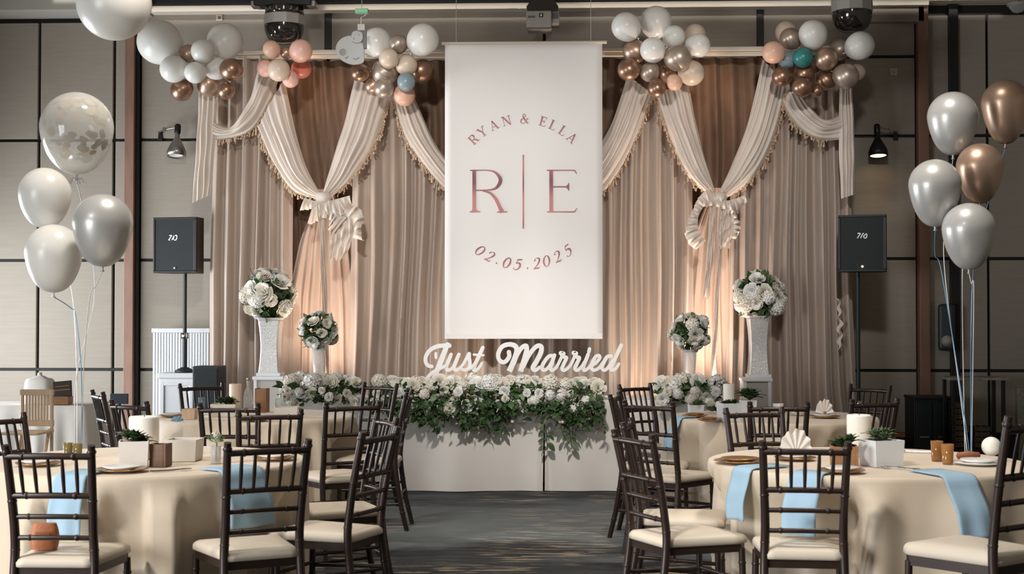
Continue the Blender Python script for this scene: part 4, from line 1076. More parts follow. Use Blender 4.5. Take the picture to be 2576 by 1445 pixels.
def hang_napkin(label, key, px, w, drop, inward=.22, seed=1, skew=0):
    c, r, f = TABLES[key]; best = None
    for i in range(720):
        th = -PI * i / 720
        q = c + Vector((r * math.cos(th), r * math.sin(th), Z1)); e = abs(proj(q)[0] - px)
        if best is None or e < best[0]: best = (e, th)
    th = best[1]; er = Vector((math.cos(th), math.sin(th), 0)); et = Vector((-math.sin(th), math.cos(th), 0))
    base = c + er * r + Vector((0, 0, Z1)); rnd = random.Random(seed); rows = []
    for layer in (0,):
        path = [(-inward, .005), (-inward * .5, .006), (-.02, .006), (.008, .003)]
        for k in range(1, 15): path.append((None, -drop * k / 14))
        for i, (dr, dz) in enumerate(path):
            row = []
            for j in range(13):
                u = j / 12 - .5; ww = w * (1 + .04 * max(0, -dz) / drop)
                x = u * ww
                if dr is None:
                    t_ = -dz / (TZ - .012); fo = max(cloth_r(r, max(t_, .001), th + v * ww / r / 6, f) for v in (-3, -2, -1, 0, 1, 2, 3)) - r
                    sag = math.sqrt(max(r * r - x * x, 0)) - r
                    rad = max(fo + .016, .020) + .006 * math.sin(9 * u + seed) * (-dz / drop)
                    pt = er * (rad + sag * .6) + et * (x + skew * (-dz)) + Vector((0, 0, dz))
                else:
                    sag = math.sqrt(max(r * r - x * x, 0)) - r
                    pt = er * (dr + sag * .6 * max(0, 1 + dr / inward)) + et * x + Vector((0, 0, dz + (.004 if dr < 0 else 0)))
                row.append(pt)
            rows.append(row)
    mb = MB(); mb.quadgrid(rows); o = mb.build('cloth_napkin', 'napkin', None, base); tag(o, label, 'napkin')
    md = o.modifiers.new('thick', 'SOLIDIFY'); md.thickness = .005; md.offset = 1
def folded_napkin(label, px, py, wpx, hpx, m='cloth_w', lobes=2, z=0):
    p = tp(px, py) + Vector((0, 0, z)); s = pxm(p); w = wpx * s / 2; h = hpx * s
    root = thing('folded_napkin', p, label, 'napkin'); mb = MB(); n = 36
    for side in (-.007, .007):
        rows = []
        for i in range(7):
            v = i / 6; row = []
            for k in range(n + 1):
                a = PI * (.04 + .92 * k / n); pl = (.5 - abs((k % 6) / 6 - .5)) * 2
                rr = v * (1 - .10 * pl) * (1 - .16 * math.exp(-((k / n - .42) / .07) ** 2))
                row.append((-math.cos(a) * w * rr, side + .02 * (pl - .5) * v, max(.002, math.sin(a) * h * rr)))
            rows.append(row)
        mb.quadgrid(rows)
        ends = rows[-1] if side < 0 else ends2(mb, ends, rows[-1])
    mb.build('folded_cloth', m, root)
    t = MB(); t.box2((-w * .16, -.018, 0), (w * .16, .018, h * .16), .004); t.build('napkin_band', 'charger' if h > .05 else m, root)
def ends2(mb, a, b): mb.quadgrid([a, b]); return b

# front left table
hang_napkin('pale blue napkin hanging from the front left table behind the left chair', 'L1', 180, .145, .25, seed=1)
hang_napkin('wide pale blue napkin hanging from the front left table behind the turned chair', 'L1', 608, .225, .24, inward=.16, seed=2)
pillar('white pillar candle on the front left table', 362, 1152, 74, 104)
cube_planter('white cloth-wrapped planter with dark succulents on the front left table', 326, 1178, 74, 66, 'cloth_w', True, 2, .25, 1.3)
wood_box('small brown wooden box beside the white planter on the front left table', 398, 1176, 44, 58, 'boxd')
cube_planter('wide white box behind the wooden box on the front left table', 452, 1162, 82, 54, 'cloth_w', False, 3, 0)
tumbler('left olive glass tumbler on the front left table', 171, 1151, 24, 36, 'oliveglass'); tumbler('right olive glass tumbler on the front left table', 195, 1153, 24, 36, 'oliveglass')
rt, r_ = place_setting('gold charger with china plate between the two front left chairs', 308, 1187, 66)
place_setting('gold charger behind the spindles of the front left chair', 96, 1172, 58)
place_setting('gold charger near the aisle side of the front left table', 690, 1158, 54)
cutlery('spoon and fork beside the hanging napkin on the front left table', 428, 1186, -.9)
def bud_vase(label, px, py, wpx, hpx, seed):
    p = tp(px, py); s = pxm(p); w = wpx * s / 2; h = hpx * s
    root = thing('bud_vase', p, label, 'vase'); t = MB(); t.lathe([(0, 0), (w, 0), (w, h * .55), (w * .9, h * .55), (w * .85, .008), (0, .008)], 16); t.build('glass_body', 'glass', root)
    t = MB(); t.tube([(0, 0, .012), (.004, 0, h * .75)], .003, 5); t.build('stem', 'stem', root)
    rnd = random.Random(seed); mb = MB()
    for i in range(26):
        d = rdir(rnd); d.z = abs(d.z); leaf_into(mb, (0, 0, h * .72), d, rdir(rnd), .045)
    mb.build('foliage', 'leafl', root)
    put(PUFFS[1], 'carnation', root, (0, 0, h * .85), .024, Vector((0, -.3, 1)))
bud_vase('little glass vase of sage greenery left of the turned chair', 543, 1166, 26, 78, 3)
# pouch on the front left chair
c0 = CHAIRS[0].matrix_basis @ Vector((-.085, .12, .4925))
po = thing('leather_pouch', c0, 'tan terracotta pouch on the seat of the front left chair', 'bag', rz=.1)
t = MB(); rows = []
for i in range(9):
    v = i / 8; k = .62 + .40 * math.sin(PI * (.22 + .62 * v)) ; rows.append([((.056 * k) * math.copysign(abs(math.cos(a)) ** .5, math.cos(a)), .04 * k * (1 - .5 * v) * math.copysign(abs(math.sin(a)) ** .7, math.sin(a)), .105 * v) for a in [2 * PI * q_ / 20 for q_ in range(20)]])
t.quadgrid(rows, True); t.poly(list(reversed(rows[0]))); t.poly(rows[-1]); t.build('body', 'terra', po)
t = MB(); t.box2((-.03, -.04, .06), (.03, -.034, .075), .002); t.build('flap', 'terra', po)

# front right table
hang_napkin('pale blue napkin hanging from the aisle side of the front right table', 'R1', 1872, .125, .22, seed=4, skew=.12)
hang_napkin('pale blue napkin hanging behind the spindles of the front right chair', 'R1', 2028, .15, .25, inward=.12, seed=5)
hang_napkin('pale blue napkin hanging at the right of the front right table', 'R1', 2412, .16, .25, .26, seed=6, skew=.1)
pillar('white pillar candle on the front right table', 2161, 1146, 60, 102)
wood_box('honey wooden box with dark succulents on the front right table', 2130, 1178, 66, 54, 'box', 1.3, 4)
cube_planter('white square planter with green succulents on the front right table', 2226, 1176, 84, 66, 'whitepaint', True, 5, .35, 1.2)
tumbler('ribbed amber glass tumbler at the left of its pair on the front right table', 2357, 1160, 31, 50); tumbler('ribbed amber glass tumbler at the right of its pair on the front right table', 2384, 1168, 31, 50)
place_setting('gold charger with dark rim by the aisle napkin on the front right table', 1862, 1166, 66, 'charger', 'charger')
place_setting('gold charger behind the right spindles of the front right chair', 2118, 1190, 58)
rb_, rr_ = place_setting('china plate with a bread roll at the right of the front right table', 2462, 1170, 62, 'plate', 'plate')
pb = tp(2436, 1162) + Vector((0, 0, .028)); br2 = MB(); br2.lathe([(0, -.06), (.016, -.05), (.021, 0), (.016, .05), (0, .06)], 12); 
ob = br2.build('bread_roll', 'bread', None, pb); ob.rotation_euler = (0, PI / 2, .1); tag(ob, 'brown bread roll on the plate beside the white ball candle', 'bread')
pq = tp(2494, 1164); kq = pxm(pq); 
bcn = thing('ball_candle', pq + Vector((0, 0, .030)), 'white ball candle at the right of the front right table', 'candle')
t = MB(); rq = 24 * kq; t.lathe([(0, 0)] + [(rq * math.sin(PI * i / 14), rq - rq * math.cos(PI * i / 14)) for i in range(1, 14)] + [(0, 2 * rq)], 24); t.build('wax', 'candle', bcn)
t = MB(); t.tube([(0, 0, 2 * rq - .002), (.001, 0, 2 * rq + .01)], .0016, 5); t.build('wick', 'wick', bcn)
rw, _r = place_setting('china plate under the lobed white napkin on the front right table', 2000, 1158, 52)
folded_napkin('lobed white napkin standing on a plate behind the front right chair', 2002, 1156, 86, 66, z=.027)
cutlery('spoon and fork left of the right-hand hanging napkin', 2262, 1182, .9); cutlery('spoon and fork at the back of the front right table', 2300, 1140, 1.2)

# back left table
pillar('blush pillar candle on the back left table', 592, 1036, 31, 70, 'candlep')
wood_box('honey box with greenery at the right of the back left table', 656, 1038, 30, 60, 'box', 0, 3)
cube_planter('white planter of dark succulents at the middle of the back left table', 560, 1050, 64, 32, 'cloth_w', True, 6, 0, 1.3)
cube_planter('pale block holder at the left of the back left table', 473, 1056, 34, 26, 'natural', False, 1, 0)
tumbler('tall blue glass tumbler on the back left table', 507, 1044, 17, 44, 'blueglass')
place_setting('gold charger at the far left of the back left table', 432, 1050, 32)
place_setting('gold charger at the front of the back left table', 640, 1060, 40)
cube_planter('long white planter of white blossoms on the back left table', 715, 1052, 60, 26, 'cloth_w', False, 2, .1)
gp = tp(624, 1036); bo = thing('glass_bottle', gp, 'tall clear glass bottle on the back left table', 'bottle'); t = MB(); kb = pxm(gp)
t.lathe([(0, 0), (12 * kb, 0), (12 * kb, 34 * kb), (9 * kb, 50 * kb), (4 * kb, 62 * kb), (4 * kb, 80 * kb), (3 * kb, 80 * kb), (3 * kb, 60 * kb), (0, 40 * kb)], 16); t.build('glass_body', 'glass', bo)
t = MB(); t.lathe([(0, 78 * kb), (4.4 * kb, 78 * kb), (4.4 * kb, 86 * kb), (0, 86 * kb)], 12); t.build('stopper', 'metal', bo)
folded_napkin('soft blue-grey folded napkin at the left of the back left table', 446, 1062, 34, 16, 'napkin')

# back right table
hang_napkin('pale blue napkin hanging from the aisle side of the back right table', 'R2', 1709, .12, .23, inward=.10, seed=7)
place_setting('gold charger nearest the aisle on the back right table', 1748, 1050, 32, 'charger', 'charger')
place_setting('gold charger at the front of the back right table', 1784, 1061, 30, 'charger', 'charger')
cube_planter('white square planter at the front of the back right table', 1836, 1062, 48, 46, 'whitepaint', True, 8, .3, .9)
pillar('white pillar candle on the back right table', 1834, 1040, 29, 74)
cube_planter('small glass planter of white flowers on the back right table', 1752, 1044, 36, 24, 'whitepaint', True, 9, .1, 1.1)
cube_planter('white planter with tall greenery at the middle of the back right table', 1884, 1044, 40, 36, 'whitepaint', True, 10, 0, 1.8)
for lb, px, py, w, h in (('tall white bowl on the back right table', 1958, 1042, 28, 26), ('low white bowl on the back right table', 2008, 1046, 44, 18)):
    p = tp(px, py); s = pxm(p); ro = thing('china_bowl', p, lb, 'bowl'); t = MB(); w *= s / 2; h *= s
    t.lathe([(0, 0), (w * .5, 0), (w * .85, h * .45), (w, h), (w * .94, h), (w * .75, h * .45), (0, h * .15)], 20); t.build('bowl_body', 'plate', ro)
place_setting('gold charger under the fan napkin on the back right table', 2074, 1052, 40)
folded_napkin('white fan napkin on the right of the back right table', 2074, 1052, 46, 40, z=.027)
rnd = random.Random(3)
fb = thing('white_posy', tp(1806, 1040), 'small white posy beside the planter on the back right table', 'flowers')
mb = MB()
for i in range(40): d = rdir(rnd); d.z = abs(d.z); leaf_into(mb, (rnd.uniform(-.05, .05), rnd.uniform(-.03, .03), .022), d, rdir(rnd), .06)
mb.build('foliage', 'leaf', fb)
for i in range(6): put(rnd.choice(PUFFS), 'carnation', fb, (rnd.uniform(-.07, .07), rnd.uniform(-.04, .04), .055 + rnd.uniform(0, .03)), .028, rdir(rnd))

# ------------------------------------------------------------------ balloons
def balloon_mesh(name, m, k, n=28):
    prof = [(0, 1.0)]
    for i in range(1, 15): a = PI / 2 * i / 15; prof.append((math.sin(a), math.cos(a)))
    for i in range(0, 15): a = PI / 2 * i / 15; prof.append((math.cos(a) ** (.92 if k > 1.3 else 1.0) * (1 - .06 * math.sin(2 * a) * (k - 1) * 2), -k * math.sin(a)))
    prof.append((.03, -k * 1.0)); prof.reverse()
    mb = MB(); mb.lathe(prof, n); return mb.mesh(name, m)
BM = {}
def bmesh_for(m, k):
    if (m, k) not in BM: BM[(m, k)] = balloon_mesh('balloon', m, k)
    return BM[(m, k)]
KM = {}
def knot_mesh(m):
    if m not in KM:
        mb = MB(); mb.lathe([(.035, .03), (.05, -.03), (.03, -.06), (.075, -.15), (.06, -.16), (0, -.12)], 10); KM[m] = mb.mesh('knot', m)
    return KM[m]
def balloon_cluster(group, YBASE, centre, items):
    """items front to back: (px, py, r px, material, label)"""
    placed = []
    cc = onY(centre[0], centre[1], YBASE)
    for px, py, rp, m, lb in items:
        best = None
        for step in range(32):
            Y = YBASE + .02 * step; p = onY(px, py, Y); r = rp * depth(p) / F
            gaps = [(p - q).length - 1.03 * (r + rq_) for q, rq_ in placed]
            if any(g_ < 0 for g_ in gaps): continue
            cost = (min(gaps) if gaps else 0) + .15 * (Y - YBASE)
            if best is None or cost < best[0]: best = (cost, p, r)
        if best is None: p = onY(px, py, YBASE + .6); best = (0, p, rp * depth(p) / F)
        _, p, r = best
        placed.append((p, r))
        o = thing('balloon', p, lb, 'balloon', group)
        b = link('latex', bmesh_for(m, 1.12), o); kn = link('knot', knot_mesh(m), o, None)
        o.scale = (r, r, r)
        d = (p - cc) + Vector((0, -.12, .0));
        if d.length < .01: d = Vector((0, -1, .2))
        orient(o, d, 0); kn.location = (0, 0, -1.12)
    return placed
Wt, PE, GO, CO, TA, BE, PC, PK = 'bw', 'bpearl', 'bgold', 'bcopper', 'btaupe', 'bbeige', 'bpeach', 'bpink'
YCL = 12.42
balloon_cluster('white and copper balloon cluster at the left end of the backdrop', YCL, (515, 170), [
    (491, 183, 27, Wt, 'small white balloon at the front bottom of the left white-and-copper cluster'),
    (509, 129, 29, Wt, 'small white balloon at the centre of the left white-and-copper cluster'),
    (545, 172, 29, Wt, 'small white balloon at the right of the low row in the left cluster'),
    (436, 174, 34, Wt, 'medium white balloon at the left of the low row in the left cluster'),
    (525, 215, 29, GO, 'rose-gold chrome balloon hanging lowest at the middle of the left cluster'),
    (457, 227, 28, CO, 'copper chrome balloon hanging lowest at the left of the left cluster'),
    (566, 103, 45, Wt, 'big white balloon at the upper right of the left cluster'),
    (401, 106, 56, Wt, 'biggest white balloon of the left cluster, above the wood trim'),
    (475, 135, 23, GO, 'small rose-gold balloon peeking between white ones in the left cluster'),
    (583, 175, 29, CO, 'copper balloon on the right edge of the left cluster beside the curtain rail'),
    (569, 228, 22, CO, 'small dark copper balloon low at the right of the left cluster')])
balloon_cluster('pink and coral balloon cluster under the left projector', YCL, (716, 160), [
    (701, 177, 28, BE, 'pale blush balloon at the front of the pink cluster'),
    (757, 128, 29, PK, 'large blush balloon at the top right of the pink cluster'),
    (683, 124, 22, PC, 'peach balloon at the top left of the pink cluster'),
    (731, 200, 21, PK, 'pink balloon hanging lowest in the pink cluster'),
    (759, 173, 25, 'bcoral', 'bright coral balloon at the right of the pink cluster'),
    (668, 172, 22, PK, 'pink balloon at the left edge of the pink cluster'),
    (720, 133, 15, GO, 'tiny rose-gold balloon at the top middle of the pink cluster')])
balloon_cluster('taupe and white balloon cluster beside the silver heart', YCL, (1000, 165), [
    (978, 147, 25, BE, 'beige balloon in front of the taupe-and-white cluster'),
    (1024, 164, 26, BE, 'beige balloon above the blue one'),
    (1022, 207, 23, 'bblue', 'dusty blue balloon in the cluster beside the heart'),
    (1018, 240, 27, PC, 'coral-peach balloon hanging lowest beside the heart'),
    (968, 181, 33, TA, 'large taupe chrome balloon in the middle of the cluster beside the heart'),
    (965, 222, 25, TA, 'taupe chrome balloon low in the cluster beside the heart'),
    (937, 216, 19, GO, 'small rose-gold balloon low at the left of the cluster beside the heart'),
    (905, 183, 23, CO, 'copper balloon just below the silver heart'),
    (1003, 110, 23, TA, 'taupe balloon at the top middle of the cluster beside the heart'),
    (1064, 99, 40, Wt, 'big white balloon at the right of the cluster, next to the banner top'),
    (948, 107, 38, Wt, 'big white balloon half behind the silver heart'),
    (1064, 178, 29, CO, 'copper chrome balloon on the right edge of the cluster beside the heart')])
balloon_cluster('white and copper balloon cluster right of the banner', YCL, (1660, 140), [
    (1642, 126, 32, Wt, 'white balloon at the front centre of the cluster right of the banner'),
    (1707, 146, 34, TA, 'large pale chrome balloon in the cluster right of the banner'),
    (1596, 129, 30, GO, 'rose-gold chrome balloon at the left of the cluster right of the banner'),
    (1696, 92, 28, Wt, 'small white balloon at the upper middle of the cluster right of the banner'),
    (1634, 182, 24, TA, 'dull taupe balloon in the low row of the cluster right of the banner'),
    (1652, 223, 23, CO, 'copper balloon hanging lowest in the cluster right of the banner'),
    (1740, 184, 32, BE, 'pale blush balloon at the lower right of the cluster right of the banner'),
    (1574, 67, 36, Wt, 'big white balloon at the top left of the cluster right of the banner'),
    (1650, 55, 40, Wt, 'biggest white balloon at the very top of the cluster right of the banner'),
    (1756, 115, 31, Wt, 'white balloon on the right edge of the cluster right of the banner'),
    (1748, 88, 28, BE, 'beige balloon peeking over the top right of the cluster right of the banner'),
    (1581, 176, 28, CO, 'copper balloon at the lower left of the cluster right of the banner'),
    (1684, 186, 25, CO, 'copper balloon behind the pale chrome one right of the banner'),
    (1697, 208, 20, PC, 'small peach balloon low in the cluster right of the banner')])
balloon_cluster('teal and copper balloon cluster at the right end of the backdrop', YCL, (2060, 160), [
    (2020, 145, 25, 'bteal', 'teal balloon, the only green one of the right cluster'),
    (1980, 150, 22, 'bblue', 'small grey-blue balloon beside the teal one'),
    (2079, 148, 29, GO, 'rose-gold chrome balloon at the centre of the right teal-and-copper cluster'),
    (2129, 192, 32, TA, 'large pale chrome balloon at the lower right of the teal-and-copper cluster'),
    (2022, 187, 26, CO, 'copper balloon directly below the teal one'),
    (2079, 203, 25, CO, 'copper balloon low at the middle of the teal-and-copper cluster'),
    (2018, 219, 26, CO, 'copper balloon hanging lowest in the teal-and-copper cluster'),
    (1945, 132, 28, PC, 'peach balloon on the left edge of the teal-and-copper cluster'),
    (2045, 86, 36, Wt, 'big white balloon at the top of the teal-and-copper cluster'),
    (1988, 97, 27, TA, 'taupe balloon at the upper left of the teal-and-copper cluster'),
    (2164, 115, 36, Wt, 'big white balloon on the right edge of the teal-and-copper cluster'),
    (1978, 81, 28, BE, 'pale peach balloon behind the taupe one at the top left of the right cluster'),
    (2113, 125, 27, TA, 'brownish taupe balloon behind the right white one of the teal-and-copper cluster'),
    (1967, 193, 25, CO, 'dark copper balloon at the lower left of the teal-and-copper cluster'),
    (2156, 182, 21, BE, 'pale beige balloon peeking out on the right of the teal-and-copper cluster'),
    (2055, 229, 16, CO, 'tiny copper balloon under the teal-and-copper cluster')])
# single near balloon at the top edge
p = atD(287, 8, 8.4); r = 93 * 8.4 / F; nb = thing('balloon', p, 'huge blurred white balloon cut by the top edge at left', 'balloon'); nb.scale = (r,) * 3
link('latex', bmesh_for(Wt, 1.12), nb); kn = link('knot', knot_mesh(Wt), nb); kn.location = (0, 0, -1.12); nb.rotation_euler = (PI, 0, 0)
t = MB(); t.tube([(0, 0, -1.2), (0, 0, -(ZC - p.z) / r)], .012, 5); t.build('hanging_string', 'ribbon', nb)

M['bclear'] = clear('clear_balloon', (226, 224, 218), .30, .85, .08)
M['confetti'] = mat('paper_confetti', (164, 148, 120), .6)
def bouquet(group, gather, foot, D, items):
    g_ = atD(gather[0], gather[1], D); fp = XY(foot, D)
    wgt = thing('balloon_weight', fp, group[1], 'weight'); t = MB(); t.lathe([(0, 0), (.06, 0), (.065, .01), (.05, .09), (.02, .11), (0, .115)], 14); t.build('weight_body', 'metal', wgt)
    placed = []; zlow = max(q[1] + q[3] for q in items) + 20
    for i, (px, py, rp, hp, m, lb, rm) in enumerate(items):
        d = D - .15 + .15 * i
        while True:
            p = atD(px, py, d); r = rp * d / F
            if all((p - q).length > 1.04 * (r + rq_) for q, rq_ in placed) or d > D + 1.1: break
            d += .02
        k = (2 * hp / rp) - 1; placed.append((p, r * 1.05))
        cpt = p + Vector((0, 0, (hp - rp) * d / F))    # widest point sits above the outline's centre
        o = thing('helium_balloon', cpt, lb, 'balloon', group[0]); 
        b = link('latex', bmesh_for(m, round(k, 2)), o); b.scale = (r,) * 3
        kn = link('knot', knot_mesh(m if m != 'bclear' else Wt), o, (0, 0, -k * r)); kn.scale = (r,) * 3
        s0 = Vector((0, 0, -k * r - .14 * r)); gg = g_ - cpt + Vector((.02 * math.cos(i * 1.3), .02 * math.sin(i * 1.3), 0)); ff = Vector((fp.x + .015 * math.cos(i * 1.3), fp.y + .015 * math.sin(i * 1.3), .11)) - cpt
        zl = atD(0, zlow, D).z - cpt.z; m0 = s0.lerp(gg, .45); m0.z = min(zl, s0.z - .12); m0.y = s0.y + (.18 if i else 0)
        path = cr([s0, Vector((lerp(s0.x, m0.x, .5), m0.y, lerp(s0.z, m0.z, .5))), m0, gg, gg.lerp(ff, .6), ff], 6)
        t = MB(); t.tube(path, .0028, 5); t.build('ribbon', rm, o)
        if m == 'bclear':
            rnd = random.Random(8); mb = MB()
            for q in range(90):
                dd = rdir(rnd); dd.y = -abs(dd.y) if q % 3 else dd.y
                if abs(dd.z) > .75: dd.z *= .5; dd.normalize()
                pp = dd * r * .965; u = dd.cross(Vector((0, 0, 1))).normalized(); w = dd.cross(u); s_ = r * rnd.uniform(.08, .18)
                a0 = rnd.random() * 6
                mb.poly([pp + (u * math.cos(a0 + k_ * PI / 4) * s_ + w * math.sin(a0 + k_ * PI / 4) * s_ * rnd.uniform(.6, 1)) for k_ in range(8)])
            cf = mb.build('confetti', 'confetti', o); cf['kind'] = 'stuff'
            t = MB()
            for q in range(7):
                a0 = q * .9; t.tube([s0, s0 + Vector((.03 * math.cos(a0), .03 * math.sin(a0), .01)), s0 + Vector((.06 * math.cos(a0), .06 * math.sin(a0), -.03))], .003, 5)
            t.build('bow', 'ribbon', o)
bouquet(('helium balloons of the left bouquet', 'small metal weight holding the left balloon bouquet'), (200, 960), 202, 8.0, [
    (258, 580, 75, 92, PE, 'grey pearl helium balloon at the right of the left bouquet', 'ribbon'),
    (135, 651, 71, 86, 'bw', 'white helium balloon hanging lowest in the left bouquet', 'ribbonb'),
    (113, 498, 65, 76, 'bw', 'white helium balloon at the middle left of the left bouquet', 'ribbon'),
    (193, 336, 91, 104, 'bclear', 'big clear confetti balloon topping the left bouquet', 'ribbon')])
bouquet(('helium balloons of the right bouquet', 'small metal weight holding the right balloon bouquet'), (2436, 1120), 2438, 8.25, [
    (2437, 595, 66, 84, 'bpearl', 'white pearl helium balloon hanging lowest in the right bouquet', 'ribbon'),
    (2352, 486, 65, 85, 'bpearl', 'white pearl helium balloon at the left of the right bouquet', 'ribbonb'),
    (2465, 437, 58, 76, 'bgold', 'rose-gold chrome helium balloon at the middle of the right bouquet', 'ribbon'),
    (2397, 311, 63, 80, 'bpearl', 'white pearl helium balloon at the top left of the right bouquet', 'ribbon'),
    (2529, 282, 59, 81, 'bgold', 'rose-gold chrome helium balloon at the top right by the photo edge', 'ribbonb')])

# ------------------------------------------------------------------ heart ornament
hp = onY(885, 128, 12.12); hk = depth(hp) / F
ho = thing('heart_ornament', hp, 'silver heart-shaped foil ornament with a round head hanging left of the banner', 'ornament')
def outline(pts, y0, y1, m, name, parent):
    P = [((x - 885) * hk, (128 - y) * hk) for x, y in cr(pts + [pts[0]], 6)][:-1]
    mb = MB(); mb.quadgrid([[(x, y0, z) for x, z in P], [(x, y1, z) for x, z in P]], True, False); mb.poly([(x, y0, z) for x, z in P]); mb.poly([(x, y1, z) for x, z in reversed(P)]); return mb.build(name, m, parent)
outline([(880, 90), (860, 97), (847, 113), (846, 132), (854, 147), (868, 157), (888, 163), (914, 158), (916, 135), (914, 115), (909, 108)], -.015, .015, 'heart', 'heart_plate', ho)
outline([(884, 95), (888, 83), (899, 79), (911, 84), (914, 95), (910, 106), (898, 110), (887, 105)], -.03, .005, 'heart', 'round_head', ho)
ring = [(863 + 9 * math.cos(k * .785), 132 + 9 * math.sin(k * .785)) for k in range(8)]; outline(ring, -.02, -.012, 'chrome', 'round_badge', ho)
t = MB()
for L in ([(889, 148), (896, 151), (905, 146)], [(868, 145), (872, 148), (876, 143)], [(890, 98), (893, 100)], [(903, 88), (905, 91)]):
    t.tube([((x - 885) * hk, -.031 if y < 110 else -.0165, (128 - y) * hk) for x, y in L], .003, 5)
t.build('engraved_lines', 'heartd', ho)
t = MB(); t.box2((17 * hk, -.01, 5 * hk), (37 * hk, .02, 52 * hk)); t.build('dark_backing', 'heartd', ho)
t = MB(); t.box2((15 * hk, -.02, 50 * hk), (34 * hk, .02, 67 * hk), .004); t.build('clear_clip', 'greyplastic', ho)
t = MB(); t.tube([(23 * hk, 0, 66 * hk), (23 * hk, 0, 84 * hk), (34 * hk, 0, 90 * hk), (38 * hk, 0, 98 * hk)], .004, 6); t.tube([(25 * hk, 0, 92 * hk), (25 * hk, 0, ZC - hp.z)], .003, 5); t.build('hanging_wire', 'metal', ho)
t = MB(); t.box2((9 * hk, -.03, 94 * hk), (42 * hk, .03, 106 * hk), .006); t.build('green_hook', 'green_clip', ho)

# ------------------------------------------------------------------ ceiling equipment
def dome_projector(label, px, Y, rows_, w):
    """rows: pixel y breaks for bracket / white band / dome"""
    c = onY(px, rows_[1], Y); k = depth(c) / F
    root = thing('ceiling_projector', c, label, 'projector'); z = lambda py: (rows_[1] - py) * k
    wk = w * k / 2
    t = MB(); t.box2((-wk * 1.4, -.1, z(rows_[0]) ), (wk * 1.4, .1, ZC - c.z), .01); t.build('ceiling_bracket', 'black', root)
    t = MB(); t.lathe([(0, z(rows_[0]) + .01), (wk * .92, z(rows_[0])), (wk * .98, 0), (0, 0)], 10); t.build('neck', 'smoke', root)
    t = MB(); t.lathe([(wk * .9, .012), (wk, 0), (wk, z(rows_[2])), (wk * .95, z(rows_[2]) - .005), (0, z(rows_[2]))], 10, smooth=False); t.build('white_band', 'greyplastic', root)
    zb = z(rows_[3]); z2 = z(rows_[2]) - .004; t = MB(); t.lathe([(wk * .97, z2)] + [(wk * .97 * math.cos(a) ** .6, z2 + (zb - z2) * math.sin(a)) for a in [PI / 2 * i / 10 for i in range(1, 10)]] + [(0, zb)], 20); t.build('smoked_dome', 'smoke', root)
    t = MB()
    for i in range(6):
        a = -PI / 2 + (i - 2.5) * .35; t.box((wk * .97 * math.cos(a), wk * .97 * math.sin(a), z(rows_[0]) * .5), (.02, .012, .03), a)
    t.build('vent_slots', 'metal', root)
    for sx in (-1, 1):
        t = MB(); t.box2((sx * wk * 1.35 - .04, -.06, z(rows_[0]) - .005), (sx * wk * 1.35 + .04, .06, z(rows_[0]) + .05), .006); t.build('clamp', 'metal', root)
dome_projector('black domed projector with white band hanging above the pink balloons', 715, 12.9, (18, 40, 64, 112), 104)
dome_projector('black domed projector with white band hanging above the teal balloons', 2143, 12.75, (-12, 2, 30, 82), 104)
pc = onY(1365, 56, 13.2); kp = depth(pc) / F; pj = thing('ceiling_projector', pc, 'small grey-white projector on a black mount above the banner', 'projector')
t = MB(); t.box2((-40 * kp, -.15, -22 * kp), (23 * kp, .15, 21 * kp), .012); t.build('housing', 'greyplastic', pj)
t = MB(); t.box2((23 * kp, -.1, -9 * kp), (42 * kp, .12, 22 * kp), .008); t.build('side_housing', 'greyplastic', pj)
t = MB(); t.box2((24 * kp, -.104, 3 * kp), (40 * kp, -.098, 19 * kp)); t.build('vent_grille', 'heartd', pj)
t = MB(); t.box2((-36 * kp, -.156, 3 * kp), (-18 * kp, -.149, 8 * kp)); t.build('dark_slot', 'heartd', pj)
t = MB(); t.box2((-8 * kp, -.157, 4 * kp), (2 * kp, -.15, 14 * kp)); sq = t.build('square_label', 'black', pj)
t = MB(); t.box2((-5 * kp, -.159, 6 * kp), (-1 * kp, -.156, 12 * kp)); t.build('label_mark', 'white_ink', pj)
t = MB(); t.box2((-40 * kp, -.154, -9 * kp), (23 * kp, -.149, -7 * kp)); t.build('seam', 'metal', pj)
t = MB(); rows = [[(-s * 40 * kp * a, -s2, z_) for s, s2 in ((1, .1), (-1, .1), (-1, -.1), (1, -.1))] for a, z_ in ((.95, 21 * kp), (1.0, 34 * kp), (.75, 48 * kp), (.7, ZC - pc.z))]
t.quadgrid(rows, True, False); t.build('black_mount', 'smoke', pj)
ps = onY(2560, 22, 12.9); sn = thing('ceiling_sensor', ps, 'small white sensor at the top right corner of the photo', 'sensor'); ks = depth(ps) / F
t = MB(); t.lathe([(0, -11 * ks), (12 * ks, -8 * ks), (20 * ks, 2 * ks), (22 * ks, 8 * ks), (0, 10 * ks)], 18); t.build('sensor_dome', 'glass', sn)
t = MB(); t.lathe([(0, 8 * ks), (26 * ks, 8 * ks), (26 * ks, 14 * ks), (.02, 16 * ks), (.02, ZC - ps.z)], 18); t.build('sensor_base', 'greyplastic', sn)
# wall plates
for lb, px, py, w in (('small square wall socket above the left balloon cluster', 552, 45, 8), ('small beige wall plate right of the teal balloon cluster', 2248, 181, 9)):
    p = onY(px, py, YB - .016); k = depth(p) / F; o = thing('wall_socket', p, lb, 'socket'); t = MB(); t.box((0, 0, 0), (2 * w * k, .016, 2 * w * k), 0, .004); t.build('cover_plate', 'rail', o)
    t = MB(); t.box((0, -.009, 0), (.9 * w * k, .006, .9 * w * k), 0, .002); t.build('socket_insert', 'greyplastic' if px > 1000 else 'heartd', o)

